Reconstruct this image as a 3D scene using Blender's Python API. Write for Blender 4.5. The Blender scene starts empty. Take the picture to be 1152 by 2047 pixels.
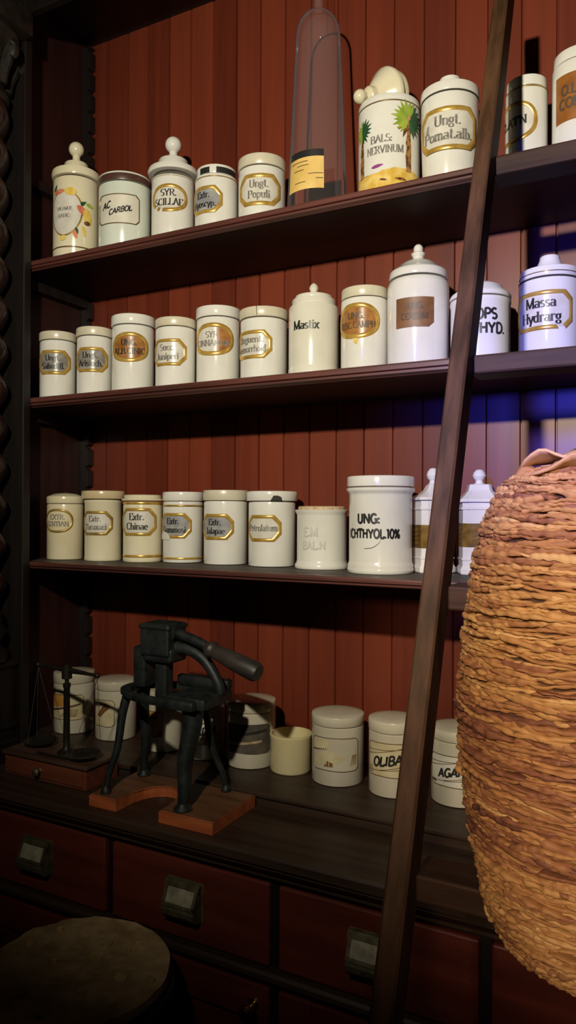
import bpy, bmesh, math, random
from mathutils import Vector, Matrix

random.seed(7)
PI = math.pi
sin, cos, tan, asin, atan, atan2, sqrt = math.sin, math.cos, math.tan, math.asin, math.atan, math.atan2, math.sqrt
C = bpy.context.scene.collection
R_ = math.radians

# ------------------------------------------------------------------ camera
F_PX, IW, IH = 1480.0, 1152, 2047
H = 1.45                      # eye height above the floor
YAW, PITCH, ROLL = R_(27.7), R_(0.16), R_(0.28)
CAM_ROT = Matrix.Rotation(YAW, 3, 'Z') @ Matrix.Rotation(PI / 2 + PITCH, 3, 'X') @ Matrix.Rotation(ROLL, 3, 'Z')
CAM = Vector((0, 0, H))


def ray(px, py):
    return CAM_ROT @ Vector(((px - IW / 2) / F_PX, -(py - IH / 2) / F_PX, -1.0))


def at(px, py, y):            # the point at depth y from the camera line seen there
    d = ray(px, py)
    return CAM + d * (y / d.y)


def zat(px, py, hd):          # height seen there at horizontal distance hd
    d = ray(px, py)
    return H + d.z / sqrt(d.x ** 2 + d.y ** 2) * hd


def cyl(xl, xr, yc, py):      # upright cylinder between two outlines: centre, radius, bearing, distance
    a, b = ray(xl, py), ray(xr, py)
    ta, tb = atan2(a.x, a.y), atan2(b.x, b.y)
    m, h = (ta + tb) / 2, (tb - ta) / 2
    d = yc / cos(m)
    return d * sin(m), d * sin(h), m, d


# ------------------------------------------------------------------ materials
MATS = {}


def mat(name, col, rough=0.5, metal=0.0, spec=0.5, var=0.0, scale=(8, 8, 8), col2=None, bump=0.0, detail=4.0,
        coat=0.0, lo=0.35, hi=0.65):
    if name in MATS:
        return MATS[name]
    m = bpy.data.materials.new(name)
    m.use_nodes = True
    nt = m.node_tree
    b = nt.nodes['Principled BSDF']
    b.inputs['Base Color'].default_value = (*col, 1)
    b.inputs['Roughness'].default_value = rough
    b.inputs['Metallic'].default_value = metal
    b.inputs['Specular IOR Level'].default_value = spec
    if coat:
        b.inputs['Coat Weight'].default_value = coat
        b.inputs['Coat Roughness'].default_value = 0.08
    if col2 is not None:
        tc = nt.nodes.new('ShaderNodeTexCoord')
        mp = nt.nodes.new('ShaderNodeMapping')
        mp.inputs['Scale'].default_value = scale
        nz = nt.nodes.new('ShaderNodeTexNoise')
        nz.inputs['Scale'].default_value = 1.0
        nz.inputs['Detail'].default_value = detail
        cr = nt.nodes.new('ShaderNodeValToRGB')
        cr.color_ramp.elements[0].position = lo
        cr.color_ramp.elements[1].position = hi
        cr.color_ramp.elements[0].color = (*col, 1)
        cr.color_ramp.elements[1].color = (*col2, 1)
        nt.links.new(tc.outputs['Object'], mp.inputs['Vector'])
        nt.links.new(mp.outputs['Vector'], nz.inputs['Vector'])
        nt.links.new(nz.outputs['Fac'], cr.inputs['Fac'])
        nt.links.new(cr.outputs['Color'], b.inputs['Base Color'])
        if bump:
            bp = nt.nodes.new('ShaderNodeBump')
            bp.inputs['Strength'].default_value = bump
            bp.inputs['Distance'].default_value = 0.002
            nt.links.new(nz.outputs['Fac'], bp.inputs['Height'])
            nt.links.new(bp.outputs['Normal'], b.inputs['Normal'])
    MATS[name] = m
    return m


WHITE = mat('white_porcelain', (.64, .62, .56), .14, col2=(.71, .69, .63), scale=(14, 14, 14), coat=.3)
IVORY = mat('ivory_porcelain', (.62, .56, .38), .16, col2=(.69, .63, .46), scale=(14, 14, 14), coat=.3)
OFFWHITE = mat('offwhite_porcelain', (.60, .57, .475), .16, col2=(.67, .64, .55), scale=(14, 14, 14), coat=.3)
CREAM = mat('cream_earthenware', (.60, .52, .33), .22, col2=(.68, .61, .42), scale=(18, 18, 18))
GREENISH = mat('greenish_porcelain', (.54, .58, .50), .16, col2=(.62, .65, .57), scale=(14, 14, 14), coat=.3)
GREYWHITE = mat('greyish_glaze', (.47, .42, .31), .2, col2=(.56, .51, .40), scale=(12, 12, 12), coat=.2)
YELLOWCUP = mat('yellow_glaze', (.62, .52, .27), .22, col2=(.68, .59, .34), scale=(12, 12, 12))
TANLID = mat('tan_glaze', (.50, .39, .22), .2, col2=(.58, .47, .29), scale=(14, 14, 14))
LIDTOP = mat('aged_glaze', (.50, .44, .32), .25, col2=(.60, .55, .43), scale=(14, 14, 14))
BISQUE = mat('matt_beige_glaze', (.53, .48, .35), .3, col2=(.60, .55, .43), scale=(20, 20, 20))
GOLD = mat('gold_paint', (.46, .27, .05), .28, metal=.45, col2=(.66, .42, .10), scale=(60, 60, 60))
GOLDDULL = mat('worn_gold_paint', (.28, .17, .04), .34, metal=.4, col2=(.46, .30, .075), scale=(60, 60, 60))
BRONZE = mat('bronze_line', (.16, .10, .04), .4, metal=.4)
GAP = mat('dark_seam', (.03, .025, .018), .8)
LBLWHITE = mat('white_label_ground', (.53, .50, .43), .25, col2=(.64, .61, .54), scale=(40, 40, 40))
LBLGREY = mat('grey_label_ground', (.17, .155, .135), .3, col2=(.30, .28, .25), scale=(70, 70, 70))
LBLGREY2 = mat('blue_grey_label_ground', (.22, .22, .23), .3, col2=(.34, .33, .32), scale=(60, 60, 60))
LBLBROWN = mat('brown_label_ground', (.22, .085, .02), .3, col2=(.38, .17, .05), scale=(50, 50, 50))
LBLDARK = mat('dark_brown_paper', (.13, .055, .02), .5, col2=(.20, .09, .035), scale=(50, 50, 50))
LBLRUST = mat('rust_brown_paper', (.21, .07, .012), .4, col2=(.29, .11, .02), scale=(50, 50, 50))
PAPER = mat('yellowed_paper', (.46, .38, .20), .7, col2=(.58, .50, .31), scale=(30, 30, 30))
PAPERY = mat('orange_yellow_paper', (.62, .40, .10), .6, col2=(.72, .50, .16), scale=(30, 30, 30))
PAPERS = mat('stained_paper', (.24, .14, .06), .7, col2=(.42, .34, .20), scale=(45, 45, 45))
PAPERD = mat('blackened_paper', (.045, .035, .03), .7, col2=(.10, .075, .05), scale=(45, 45, 45))
ORANGEP = mat('orange_brown_paper', (.42, .19, .035), .6, col2=(.54, .28, .07), scale=(40, 40, 40))
PALELBL = mat('pale_paper', (.55, .52, .43), .5, col2=(.64, .60, .50), scale=(30, 30, 30))
INK = mat('black_ink', (.018, .017, .016), .4)
INKG = mat('worn_grey_ink', (.11, .10, .085), .4, col2=(.25, .23, .20), scale=(160, 160, 160))
INKF = mat('faded_ink', (.08, .05, .03), .5)
LINEBR = mat('brown_line', (.10, .055, .025), .5)
GREENL = mat('leaf_green_paint', (.20, .30, .03), .3, col2=(.34, .42, .06), scale=(60, 60, 60))
GREEND = mat('dark_green_paint', (.012, .05, .022), .3, col2=(.03, .10, .04), scale=(60, 60, 60))
BROWNP = mat('trunk_brown_paint', (.09, .035, .012), .3, col2=(.36, .17, .04), scale=(120, 120, 120), lo=.45, hi=.58)
OCHRE = mat('ochre_paint', (.58, .36, .05), .3, col2=(.72, .52, .16), scale=(70, 70, 70))
PURPLE = mat('magenta_paint', (.26, .05, .20), .3)
REDP = mat('red_paint', (.50, .11, .06), .3, col2=(.60, .26, .14), scale=(90, 90, 90))
YELP = mat('yellow_paint', (.62, .42, .06), .3, col2=(.70, .52, .14), scale=(90, 90, 90))
BROWNBAND = mat('brown_band', (.07, .03, .022), .35)
CORK = mat('cork', (.40, .26, .13), .85, col2=(.58, .45, .29), scale=(220, 220, 120), bump=.5)

DARKWOOD = mat('ebonised_wood', (.005, .0035, .003), .45, col2=(.010, .0065, .0055), scale=(40, 40, 4))
PANELWOOD = mat('dark_red_panel_wood', (.014, .004, .003), .45, col2=(.024, .006, .0045), scale=(40, 40, 4))
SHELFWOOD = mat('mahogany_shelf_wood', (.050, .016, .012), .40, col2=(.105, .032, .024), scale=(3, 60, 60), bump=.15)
SHELFTOP = SHELFWOOD
COUNTERWOOD = mat('brown_counter_wood', (.022, .012, .007), .45, spec=.35, col2=(.044, .024, .014), scale=(3, 50, 50), bump=.2)
DRAWERWOOD = mat('dark_red_drawer_wood', (.068, .0125, .0075), .4, col2=(.12, .022, .013), scale=(4, 40, 30))
LADDERWOOD = mat('worn_ladder_wood', (.034, .016, .007), .6, spec=.15, col2=(.078, .036, .017), scale=(70, 30, 7), bump=.35, detail=8)
TREADWOOD = mat('worn_tread_wood', (.022, .010, .0055), .6, spec=.15, col2=(.046, .022, .012), scale=(6, 70, 70), bump=.35, detail=8)
BOARDRED = mat('orange_red_wood', (.30, .072, .022), .42, col2=(.42, .11, .036), scale=(8, 60, 60))
BOXWOOD = mat('red_box_wood', (.085, .022, .012), .42, col2=(.15, .04, .02), scale=(5, 50, 50))
BOXTOP = mat('brown_box_wood', (.050, .024, .016), .45, col2=(.09, .045, .030), scale=(5, 50, 50))
IRON = mat('black_cast_iron', (.006, .0075, .0075), .5, spec=.35, col2=(.016, .019, .0185), scale=(60, 60, 60), bump=.3)
IRONHANDLE = mat('worn_dark_grip', (.016, .012, .010), .5, col2=(.036, .028, .023), scale=(20, 60, 60), bump=.3)
OLDBRASS = mat('dull_brass', (.06, .05, .026), .5, metal=.5, col2=(.13, .108, .058), scale=(60, 60, 60))
BRASS = mat('bright_brass', (.75, .52, .16), .18, metal=1.0)
DARKMETAL = mat('blackened_metal', (.018, .014, .009), .45, metal=.4)
PANMETAL = mat('tarnished_pan_metal', (.035, .031, .025), .42, metal=.6)
LABELCARD = mat('old_label_card', (.16, .14, .09), .7, col2=(.30, .27, .19), scale=(60, 60, 60))
BARK = mat('brown_bark', (.30, .195, .085), .85, col2=(.50, .345, .17), scale=(30, 30, 30), bump=.8, detail=8)
FLAKE = mat('pale_bark_flake', (.42, .27, .10), .8, col2=(.58, .39, .17), scale=(40, 40, 40), bump=.4)
KEGWOOD = mat('blackened_keg_wood', (.012, .009, .007), .5, col2=(.022, .016, .012), scale=(40, 40, 4))
KEGHOOP = mat('dark_hoop_metal', (.06, .06, .058), .4, metal=.8)
CORD = mat('hemp_cord', (.30, .21, .11), .9)
THREAD = mat('dark_thread', (.05, .04, .03), .9)
PLASTER = mat('dark_plaster', (.05, .035, .028), .9, col2=(.06, .042, .033), scale=(4, 4, 4))
CEILP = mat('dark_ceiling_paint', (.045, .035, .03), .9, col2=(.055, .042, .036), scale=(4, 4, 4))
FLOORW = mat('dark_floor_boards', (.04, .022, .014), .5, col2=(.07, .04, .025), scale=(3, 40, 20))

Y_WALL, Y_SHELF, Y_COUNTER = 1.36, 1.12, 0.96
BOARD, BOARD0 = 0.0598, -1.1432


def boards_material():
    m = bpy.data.materials.new('mahogany_matchboard')
    m.use_nodes = True
    nt = m.node_tree
    N, L = nt.nodes, nt.links
    b = N['Principled BSDF']
    tc = N.new('ShaderNodeTexCoord')
    sp = N.new('ShaderNodeSeparateXYZ')
    L.new(tc.outputs['Object'], sp.inputs[0])
    s1 = N.new('ShaderNodeMath'); s1.operation = 'SUBTRACT'; s1.inputs[1].default_value = BOARD0
    L.new(sp.outputs['X'], s1.inputs[0])
    s2 = N.new('ShaderNodeMath'); s2.operation = 'DIVIDE'; s2.inputs[1].default_value = BOARD
    L.new(s1.outputs[0], s2.inputs[0])
    fl = N.new('ShaderNodeMath'); fl.operation = 'FLOOR'
    L.new(s2.outputs[0], fl.inputs[0])
    wn = N.new('ShaderNodeTexWhiteNoise'); wn.noise_dimensions = '1D'
    L.new(fl.outputs[0], wn.inputs['W'])
    mp = N.new('ShaderNodeMapping'); mp.inputs['Scale'].default_value = (45, 45, 2.2)
    L.new(tc.outputs['Object'], mp.inputs['Vector'])
    ad = N.new('ShaderNodeVectorMath'); ad.operation = 'ADD'
    L.new(mp.outputs[0], ad.inputs[0]); L.new(wn.outputs['Color'], ad.inputs[1])
    nz = N.new('ShaderNodeTexNoise'); nz.inputs['Scale'].default_value = 1.0; nz.inputs['Detail'].default_value = 6
    L.new(ad.outputs[0], nz.inputs['Vector'])
    mx = N.new('ShaderNodeMath'); mx.operation = 'MULTIPLY_ADD'; mx.inputs[1].default_value = .55
    L.new(wn.outputs['Value'], mx.inputs[0])
    nm = N.new('ShaderNodeMath'); nm.operation = 'MULTIPLY'; nm.inputs[1].default_value = .75
    L.new(nz.outputs['Fac'], nm.inputs[0]); L.new(nm.outputs[0], mx.inputs[2])
    cr = N.new('ShaderNodeValToRGB')
    e = cr.color_ramp.elements
    e[0].position, e[0].color = .2, (.082, .0135, .0065, 1)
    e[1].position, e[1].color = .95, (.170, .032, .0135, 1)
    L.new(mx.outputs[0], cr.inputs['Fac'])
    L.new(cr.outputs['Color'], b.inputs['Base Color'])
    b.inputs['Roughness'].default_value = .38
    b.inputs['Specular IOR Level'].default_value = .38
    bp = N.new('ShaderNodeBump'); bp.inputs['Strength'].default_value = .12; bp.inputs['Distance'].default_value = .001
    L.new(nz.outputs['Fac'], bp.inputs['Height']); L.new(bp.outputs['Normal'], b.inputs['Normal'])
    return m


BOARDS = boards_material()


def glass_material():
    m = bpy.data.materials.new('clear_glass')
    m.use_nodes = True
    nt = m.node_tree
    N, L = nt.nodes, nt.links
    N.remove(N['Principled BSDF'])
    t = N.new('ShaderNodeBsdfTransparent'); t.inputs[0].default_value = (.99, .985, .985, 1)
    g = N.new('ShaderNodeBsdfGlossy'); g.inputs['Roughness'].default_value = .06
    g.inputs['Color'].default_value = (.9, .9, .95, 1)
    d = N.new('ShaderNodeBsdfDiffuse'); d.inputs['Color'].default_value = (.5, .46, .47, 1)
    lw = N.new('ShaderNodeFresnel'); lw.inputs['IOR'].default_value = 1.10
    m1 = N.new('ShaderNodeMixShader'); L.new(lw.outputs[0], m1.inputs[0])
    L.new(t.outputs[0], m1.inputs[1]); L.new(g.outputs[0], m1.inputs[2])
    m2 = N.new('ShaderNodeMixShader'); m2.inputs[0].default_value = .055
    L.new(m1.outputs[0], m2.inputs[1]); L.new(d.outputs[0], m2.inputs[2])
    L.new(m2.outputs[0], N['Material Output'].inputs['Surface'])
    return m


GLASS = glass_material()


def leaf_material():
    m = bpy.data.materials.new('dried_leaf')
    m.use_nodes = True
    nt = m.node_tree
    N, L = nt.nodes, nt.links
    b = N['Principled BSDF']
    at_ = N.new('ShaderNodeAttribute'); at_.attribute_name = 'tint'
    tc = N.new('ShaderNodeTexCoord')
    mp = N.new('ShaderNodeMapping'); mp.inputs['Scale'].default_value = (60, 60, 200)
    nz = N.new('ShaderNodeTexNoise'); nz.inputs['Scale'].default_value = 1; nz.inputs['Detail'].default_value = 6
    L.new(tc.outputs['Object'], mp.inputs[0]); L.new(mp.outputs[0], nz.inputs['Vector'])
    ma = N.new('ShaderNodeMath'); ma.operation = 'MULTIPLY_ADD'; ma.inputs[1].default_value = .5
    su = N.new('ShaderNodeMath'); su.operation = 'SUBTRACT'; su.inputs[1].default_value = .25
    L.new(nz.outputs['Fac'], ma.inputs[0]); L.new(at_.outputs['Fac'], su.inputs[0]); L.new(su.outputs[0], ma.inputs[2])
    cr = N.new('ShaderNodeValToRGB')
    e = cr.color_ramp.elements
    e[0].position, e[0].color = .0, (.085, .030, .020, 1)
    e[1].position, e[1].color = 1.0, (.50, .30, .12, 1)
    for p, c in ((.28, (.20, .075, .035)), (.55, (.33, .155, .052)), (.8, (.42, .23, .08))):
        k = e.new(p); k.color = (*c, 1)
    L.new(ma.outputs[0], cr.inputs['Fac']); L.new(cr.outputs['Color'], b.inputs['Base Color'])
    b.inputs['Roughness'].default_value = .62
    b.inputs['Specular IOR Level'].default_value = .3
    bp = N.new('ShaderNodeBump'); bp.inputs['Strength'].default_value = .5; bp.inputs['Distance'].default_value = .001
    L.new(nz.outputs['Fac'], bp.inputs['Height']); L.new(bp.outputs['Normal'], b.inputs['Normal'])
    return m


LEAF = leaf_material()


# ------------------------------------------------------------------ object helpers
def tag(o, label=None, cat=None, group=None, kind=None):
    if label: o['label'] = label
    if cat: o['category'] = cat
    if group: o['group'] = group
    if kind: o['kind'] = kind
    return o


def thing(name, label, cat, loc=(0, 0, 0), rz=0, group=None):
    o = bpy.data.objects.new(name, None)
    C.objects.link(o)
    o.empty_display_size = .02
    o.location = loc
    o.rotation_euler = (0, 0, rz)
    return tag(o, label, cat, group)


def obj(name, bm, m, parent=None, smooth=None, label=None):
    me = bpy.data.meshes.new(name)
    bmesh.ops.remove_doubles(bm, verts=bm.verts[:], dist=1e-6)
    bmesh.ops.recalc_face_normals(bm, faces=bm.faces[:])
    bm.to_mesh(me)
    bm.free()
    me.materials.append(m)
    if smooth is not None:
        for p in me.polygons: p.use_smooth = True
        me.set_sharp_from_angle(angle=R_(smooth))
    o = bpy.data.objects.new(name, me)
    C.objects.link(o)
    if parent: o.parent = parent
    if label: o['label'] = label
    return o


def B():
    return bmesh.new()


def add_box(bm, x0, x1, y0, y1, z0, z1, bev=0.0):
    t = bmesh.new()
    v = [t.verts.new((x, y, z)) for x in (x0, x1) for y in (y0, y1) for z in (z0, z1)]
    for f in ((0, 1, 3, 2), (4, 6, 7, 5), (0, 4, 5, 1), (2, 3, 7, 6), (0, 2, 6, 4), (1, 5, 7, 3)):
        t.faces.new([v[i] for i in f])
    bmesh.ops.recalc_face_normals(t, faces=t.faces[:])
    if bev:
        bmesh.ops.bevel(t, geom=t.edges[:], offset=bev, segments=2, affect='EDGES', profile=.5)
    merge(bm, t)
    return bm


def merge(bm, t):
    mp = {}
    for v in t.verts: mp[v] = bm.verts.new(v.co)
    for f in t.faces:
        try: bm.faces.new([mp[v] for v in f.verts])
        except ValueError: pass
    t.free()


def add_prism_x(bm, prof, x0, x1):      # closed profile of (y, z) swept along x
    a = [bm.verts.new((x0, y, z)) for y, z in prof]
    b = [bm.verts.new((x1, y, z)) for y, z in prof]
    n = len(prof)
    for i in range(n):
        j = (i + 1) % n
        bm.faces.new((a[i], a[j], b[j], b[i]))
    bm.faces.new(a); bm.faces.new(b[::-1])
    return bm


def add_prism_z(bm, poly, z0, z1):
    a = [bm.verts.new((x, y, z0)) for x, y in poly]
    b = [bm.verts.new((x, y, z1)) for x, y in poly]
    n = len(poly)
    for i in range(n):
        j = (i + 1) % n
        bm.faces.new((a[i], a[j], b[j], b[i]))
    bm.faces.new(a[::-1]); bm.faces.new(b)
    return bm


def add_lathe(bm, prof, cx=0, cy=0, seg=56, mtx=None, close=False):
    rings = []
    for r, z in prof:
        if r < 1e-6:
            rings.append([bm.verts.new((cx, cy, z))])
        else:
            rings.append([bm.verts.new((cx + r * cos(2 * PI * k / seg), cy + r * sin(2 * PI * k / seg), z)) for k in range(seg)])
    new = [v for r in rings for v in r]
    pairs = list(zip(rings[:-1], rings[1:]))
    if close: pairs.append((rings[-1], rings[0]))
    for a, b in pairs:
        for k in range(seg):
            l = (k + 1) % seg
            if len(a) == 1 and len(b) == 1: continue
            if len(a) == 1: bm.faces.new((a[0], b[l], b[k]))
            elif len(b) == 1: bm.faces.new((a[k], a[l], b[0]))
            else: bm.faces.new((a[k], a[l], b[l], b[k]))
    if mtx is not None:
        for v in new: v.co = mtx @ v.co
    return bm


def add_tube(bm, pts, rad, seg=12, cap=True, ell=None):
    pts = [Vector(p) for p in pts]
    n = len(pts)
    rad = rad if isinstance(rad, (list, tuple)) else [rad] * n
    prev = None
    rings = []
    for i, p in enumerate(pts):
        t = (pts[min(i + 1, n - 1)] - pts[max(i - 1, 0)]).normalized()
        if prev is None:
            up = Vector((0, 0, 1)) if abs(t.z) < .9 else Vector((0, 1, 0))
            u = t.cross(up).normalized()
        else:
            u = (prev - t * prev.dot(t)).normalized()
        prev = u
        w = t.cross(u)
        k = ell or 1.0
        rings.append([bm.verts.new(p + (u * cos(2 * PI * j / seg) + w * sin(2 * PI * j / seg) * k) * rad[i]) for j in range(seg)])
    for a, b in zip(rings[:-1], rings[1:]):
        for j in range(seg):
            l = (j + 1) % seg
            bm.faces.new((a[j], a[l], b[l], b[j]))
    if cap:
        bm.faces.new(rings[0][::-1]); bm.faces.new(rings[-1])
    return bm


def smoothpath(pts, n=6):
    pts = [Vector(p) for p in pts]
    out = []
    for i in range(len(pts) - 1):
        p0, p1, p2, p3 = pts[max(i - 1, 0)], pts[i], pts[i + 1], pts[min(i + 2, len(pts) - 1)]
        for k in range(n):
            t = k / n
            out.append(.5 * ((2 * p1) + (p2 - p0) * t + (2 * p0 - 5 * p1 + 4 * p2 - p3) * t * t + (3 * p1 - p0 - 3 * p2 + p3) * t ** 3))
    out.append(pts[-1])
    return out


# ------------------------------------------------------------------ drawing on a cylinder
def wrap(bm, Rr, az):                    # flat (s, off, t) -> cylinder
    for v in bm.verts:
        s, off, t = v.co
        a = az + s / Rr
        v.co = ((Rr + off) * cos(a), (Rr + off) * sin(a), t)
    return bm


def poly_bm(polys, off=0.0004, maxlen=.005):
    bm = bmesh.new()
    for p in polys:
        t = bmesh.new()
        vs = [t.verts.new((s, off, z)) for s, z in p]
        t.faces.new(vs)
        bmesh.ops.triangulate(t, faces=t.faces[:])
        for _ in range(5):
            es = [e for e in t.edges if abs(e.verts[0].co.x - e.verts[1].co.x) > maxlen]
            if not es: break
            bmesh.ops.subdivide_edges(t, edges=es, cuts=1)
            bmesh.ops.triangulate(t, faces=t.faces[:])
        merge(bm, t)
    return bm


def shape(kind, w, h, cut=.28):
    pts = []
    if kind == 'oval':
        n = 72
        for k in range(n):
            a = 2 * PI * k / n
            ca, sa = cos(a), sin(a)
            e = 2 / 2.3
            pts.append((w / 2 * math.copysign(abs(ca) ** e, ca), h / 2 * math.copysign(abs(sa) ** e, sa)))
        return pts
    c = h * cut if kind == 'oct' else min(w, h) * .001
    cs = [(w / 2 - c, -h / 2), (w / 2, -h / 2 + c), (w / 2, h / 2 - c), (w / 2 - c, h / 2),
          (-w / 2 + c, h / 2), (-w / 2, h / 2 - c), (-w / 2, -h / 2 + c), (-w / 2 + c, -h / 2)]
    for i in range(8):
        a, b = cs[i], cs[(i + 1) % 8]
        n = 14 if i in (3, 7) else 4
        for k in range(n):
            pts.append((a[0] + (b[0] - a[0]) * k / n, a[1] + (b[1] - a[1]) * k / n))
    return pts


def border_bm(kind, w, h, bw, zc, cut=.28, off=.0005, hgt=.0011, gaps=()):
    o, i = shape(kind, w, h, cut), shape(kind, w - 2 * bw, h - 2 * bw, cut * (h - bw * 1.2) / max(h - 2 * bw, 1e-6))
    bm = bmesh.new()
    n = len(o)
    rows = []
    for f, dz in ((0, 0.0), (.25, hgt), (.75, hgt), (1, 0.0)):
        rows.append([bm.verts.new((o[k][0] * (1 - f) + i[k][0] * f, off + dz, zc + o[k][1] * (1 - f) + i[k][1] * f)) for k in range(n)])
    for a, b in zip(rows[:-1], rows[1:]):
        for k in range(n):
            if k in gaps: continue
            l = (k + 1) % n
            bm.faces.new((a[k], a[l], b[l], b[k]))
    return bm


def arc(cx, cy, rx, ry, a0, a1, n=9):
    return [(cx + rx * cos(R_(a0 + (a1 - a0) * k / n)), cy + ry * sin(R_(a0 + (a1 - a0) * k / n))) for k in range(n + 1)]


X = .64
G = {
    'A': (.82, [[(.06, 0), (.40, 1)], [(.40, 1), (.76, 0)], [(.18, .34), (.63, .34)]]),
    'B': (.74, [[(.14, 0), (.14, 1)], [(.14, 1), (.36, 1)] + arc(.36, .76, .25, .24, 90, -90) + [(.14, .52)], [(.36, .52)] + arc(.38, .26, .29, .26, 90, -90) + [(.14, 0)]]),
    'C': (.76, [arc(.42, .5, .33, .5, 45, 315, 14)]),
    'D': (.80, [[(.14, 0), (.14, 1)], [(.14, 1), (.34, 1)] + arc(.34, .5, .38, .5, 90, -90, 12) + [(.14, 0)]]),
    'E': (.68, [[(.14, 0), (.14, 1)], [(.14, 1), (.60, 1)], [(.14, .52), (.48, .52)], [(.14, 0), (.60, 0)], [(.60, 1), (.60, .84)], [(.60, 0), (.60, .18)]]),
    'F': (.64, [[(.14, 0), (.14, 1)], [(.14, 1), (.58, 1)], [(.14, .52), (.46, .52)], [(.58, 1), (.58, .84)]]),
    'G': (.80, [arc(.42, .5, .33, .5, 45, 330, 14), [(.72, .42), (.72, .04)], [(.5, .42), (.76, .42)]]),
    'H': (.82, [[(.14, 0), (.14, 1)], [(.68, 0), (.68, 1)], [(.14, .52), (.68, .52)]]),
    'I': (.34, [[(.17, 0), (.17, 1)]]),
    'J': (.5, [[(.34, 1), (.34, .15)], arc(.2, .15, .14, .15, 0, -150)]),
    'L': (.64, [[(.14, 0), (.14, 1)], [(.14, 0), (.58, 0)], [(.58, 0), (.58, .2)]]),
    'M': (.98, [[(.12, 0), (.12, 1)], [(.12, 1), (.47, .05)], [(.47, .05), (.84, 1)], [(.84, 0), (.84, 1)]]),
    'N': (.84, [[(.13, 0), (.13, 1)], [(.13, 1), (.70, 0)], [(.70, 0), (.70, 1)]]),
    'O': (.82, [arc(.41, .5, .34, .5, 0, 360, 20)]),
    'P': (.70, [[(.14, 0), (.14, 1)], [(.14, 1), (.36, 1)] + arc(.36, .74, .27, .26, 90, -90) + [(.14, .48)]]),
    'R': (.78, [[(.14, 0), (.14, 1)], [(.14, 1), (.36, 1)] + arc(.36, .75, .26, .25, 90, -90) + [(.14, .5)], [(.38, .5), (.70, 0)]]),
    'S': (.64, [arc(.33, .75, .24, .25, 40, 270, 10) + arc(.33, .25, .25, .25, 90, -140, 10)]),
    'T': (.74, [[(.37, 0), (.37, 1)], [(.06, 1), (.68, 1)], [(.06, 1), (.06, .8)], [(.68, 1), (.68, .8)]]),
    'U': (.80, [[(.14, 1), (.14, .3)] + arc(.40, .3, .26, .3, 180, 360) + [(.66, 1)]]),
    'V': (.80, [[(.06, 1), (.40, 0)], [(.40, 0), (.74, 1)]]),
    'X': (.80, [[(.08, 1), (.72, 0)], [(.72, 1), (.08, 0)]]),
    'Y': (.78, [[(.06, 1), (.38, .46)], [(.70, 1), (.38, .46)], [(.38, .46), (.38, 0)]]),
    '1': (.42, [[(.24, 0), (.24, 1)], [(.06, .84), (.24, 1)]]),
    '0': (.66, [arc(.33, .5, .25, .5, 0, 360, 18)]),
    '%': (.86, [arc(.22, .76, .14, .2, 0, 360, 10), arc(.62, .24, .14, .2, 0, 360, 10), [(.70, 1), (.14, 0)]]),
    'a': (.56, [arc(.26, X - .18, .18, .18, 150, 0, 6) + [(.44, .08), (.52, 0)], arc(.24, .18, .18, .18, 0, 360, 10)]),
    'b': (.58, [[(.12, 0), (.12, 1)], arc(.30, .32, .20, .32, 0, 360, 12)]),
    'c': (.5, [arc(.28, .32, .20, .32, 45, 315, 10)]),
    'd': (.60, [[(.46, 0), (.46, 1)], arc(.27, .32, .20, .32, 0, 360, 12)]),
    'e': (.52, [[(.08, .36), (.47, .36)] + arc(.28, .32, .20, .32, 10, 310, 12)]),
    'g': (.56, [arc(.26, .40, .18, .24, 0, 360, 12), arc(.27, -.12, .20, .17, 0, 360, 12), [(.40, .58), (.54, .66)]]),
    'h': (.62, [[(.12, 0), (.12, 1)], arc(.31, .42, .19, .22, 180, 0) + [(.50, 0)]]),
    'i': (.30, [[(.15, 0), (.15, X)], [(.15, .82), (.15, .95)]]),
    'j': (.30, [[(.17, X), (.17, -.2)], [(.17, .82), (.17, .95)]]),
    'k': (.6, [[(.12, 0), (.12, 1)], [(.12, .28), (.5, X)], [(.25, .4), (.54, 0)]]),
    'l': (.30, [[(.15, 0), (.15, 1)]]),
    'm': (.90, [[(.12, 0), (.12, X)], arc(.28, .42, .16, .22, 180, 0) + [(.44, 0)], arc(.60, .42, .16, .22, 180, 0) + [(.76, 0)]]),
    'n': (.62, [[(.12, 0), (.12, X)], arc(.31, .42, .19, .22, 180, 0) + [(.50, 0)]]),
    'o': (.56, [arc(.28, .32, .21, .32, 0, 360, 14)]),
    'p': (.58, [[(.12, -.3), (.12, X)], arc(.30, .32, .20, .32, 0, 360, 12)]),
    'r': (.46, [[(.12, 0), (.12, X)], arc(.29, .44, .17, .2, 180, 40)]),
    's': (.46, [arc(.23, .48, .15, .16, 40, 270, 8) + arc(.23, .16, .16, .16, 90, -140, 8)]),
    't': (.40, [[(.18, .9), (.18, .08), (.3, 0)], [(.04, X), (.34, X)]]),
    'u': (.62, [[(.12, X), (.12, .2)] + arc(.30, .2, .18, .2, 180, 360) + [(.48, X)], [(.48, .2), (.48, 0)]]),
    'v': (.54, [[(.05, X), (.27, 0)], [(.27, 0), (.49, X)]]),
    'x': (.54, [[(.06, X), (.48, 0)], [(.48, X), (.06, 0)]]),
    'y': (.54, [[(.05, X), (.27, 0)], [(.49, X), (.20, -.28)]]),
    '.': (.26, [[(.12, 0), (.12, .12)]]),
    ':': (.28, [[(.13, 0), (.13, .12)], [(.13, .44), (.13, .56)]]),
    "'": (.2, [[(.1, .8), (.1, 1)]]),
    ' ': (.36, []),
}


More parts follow.
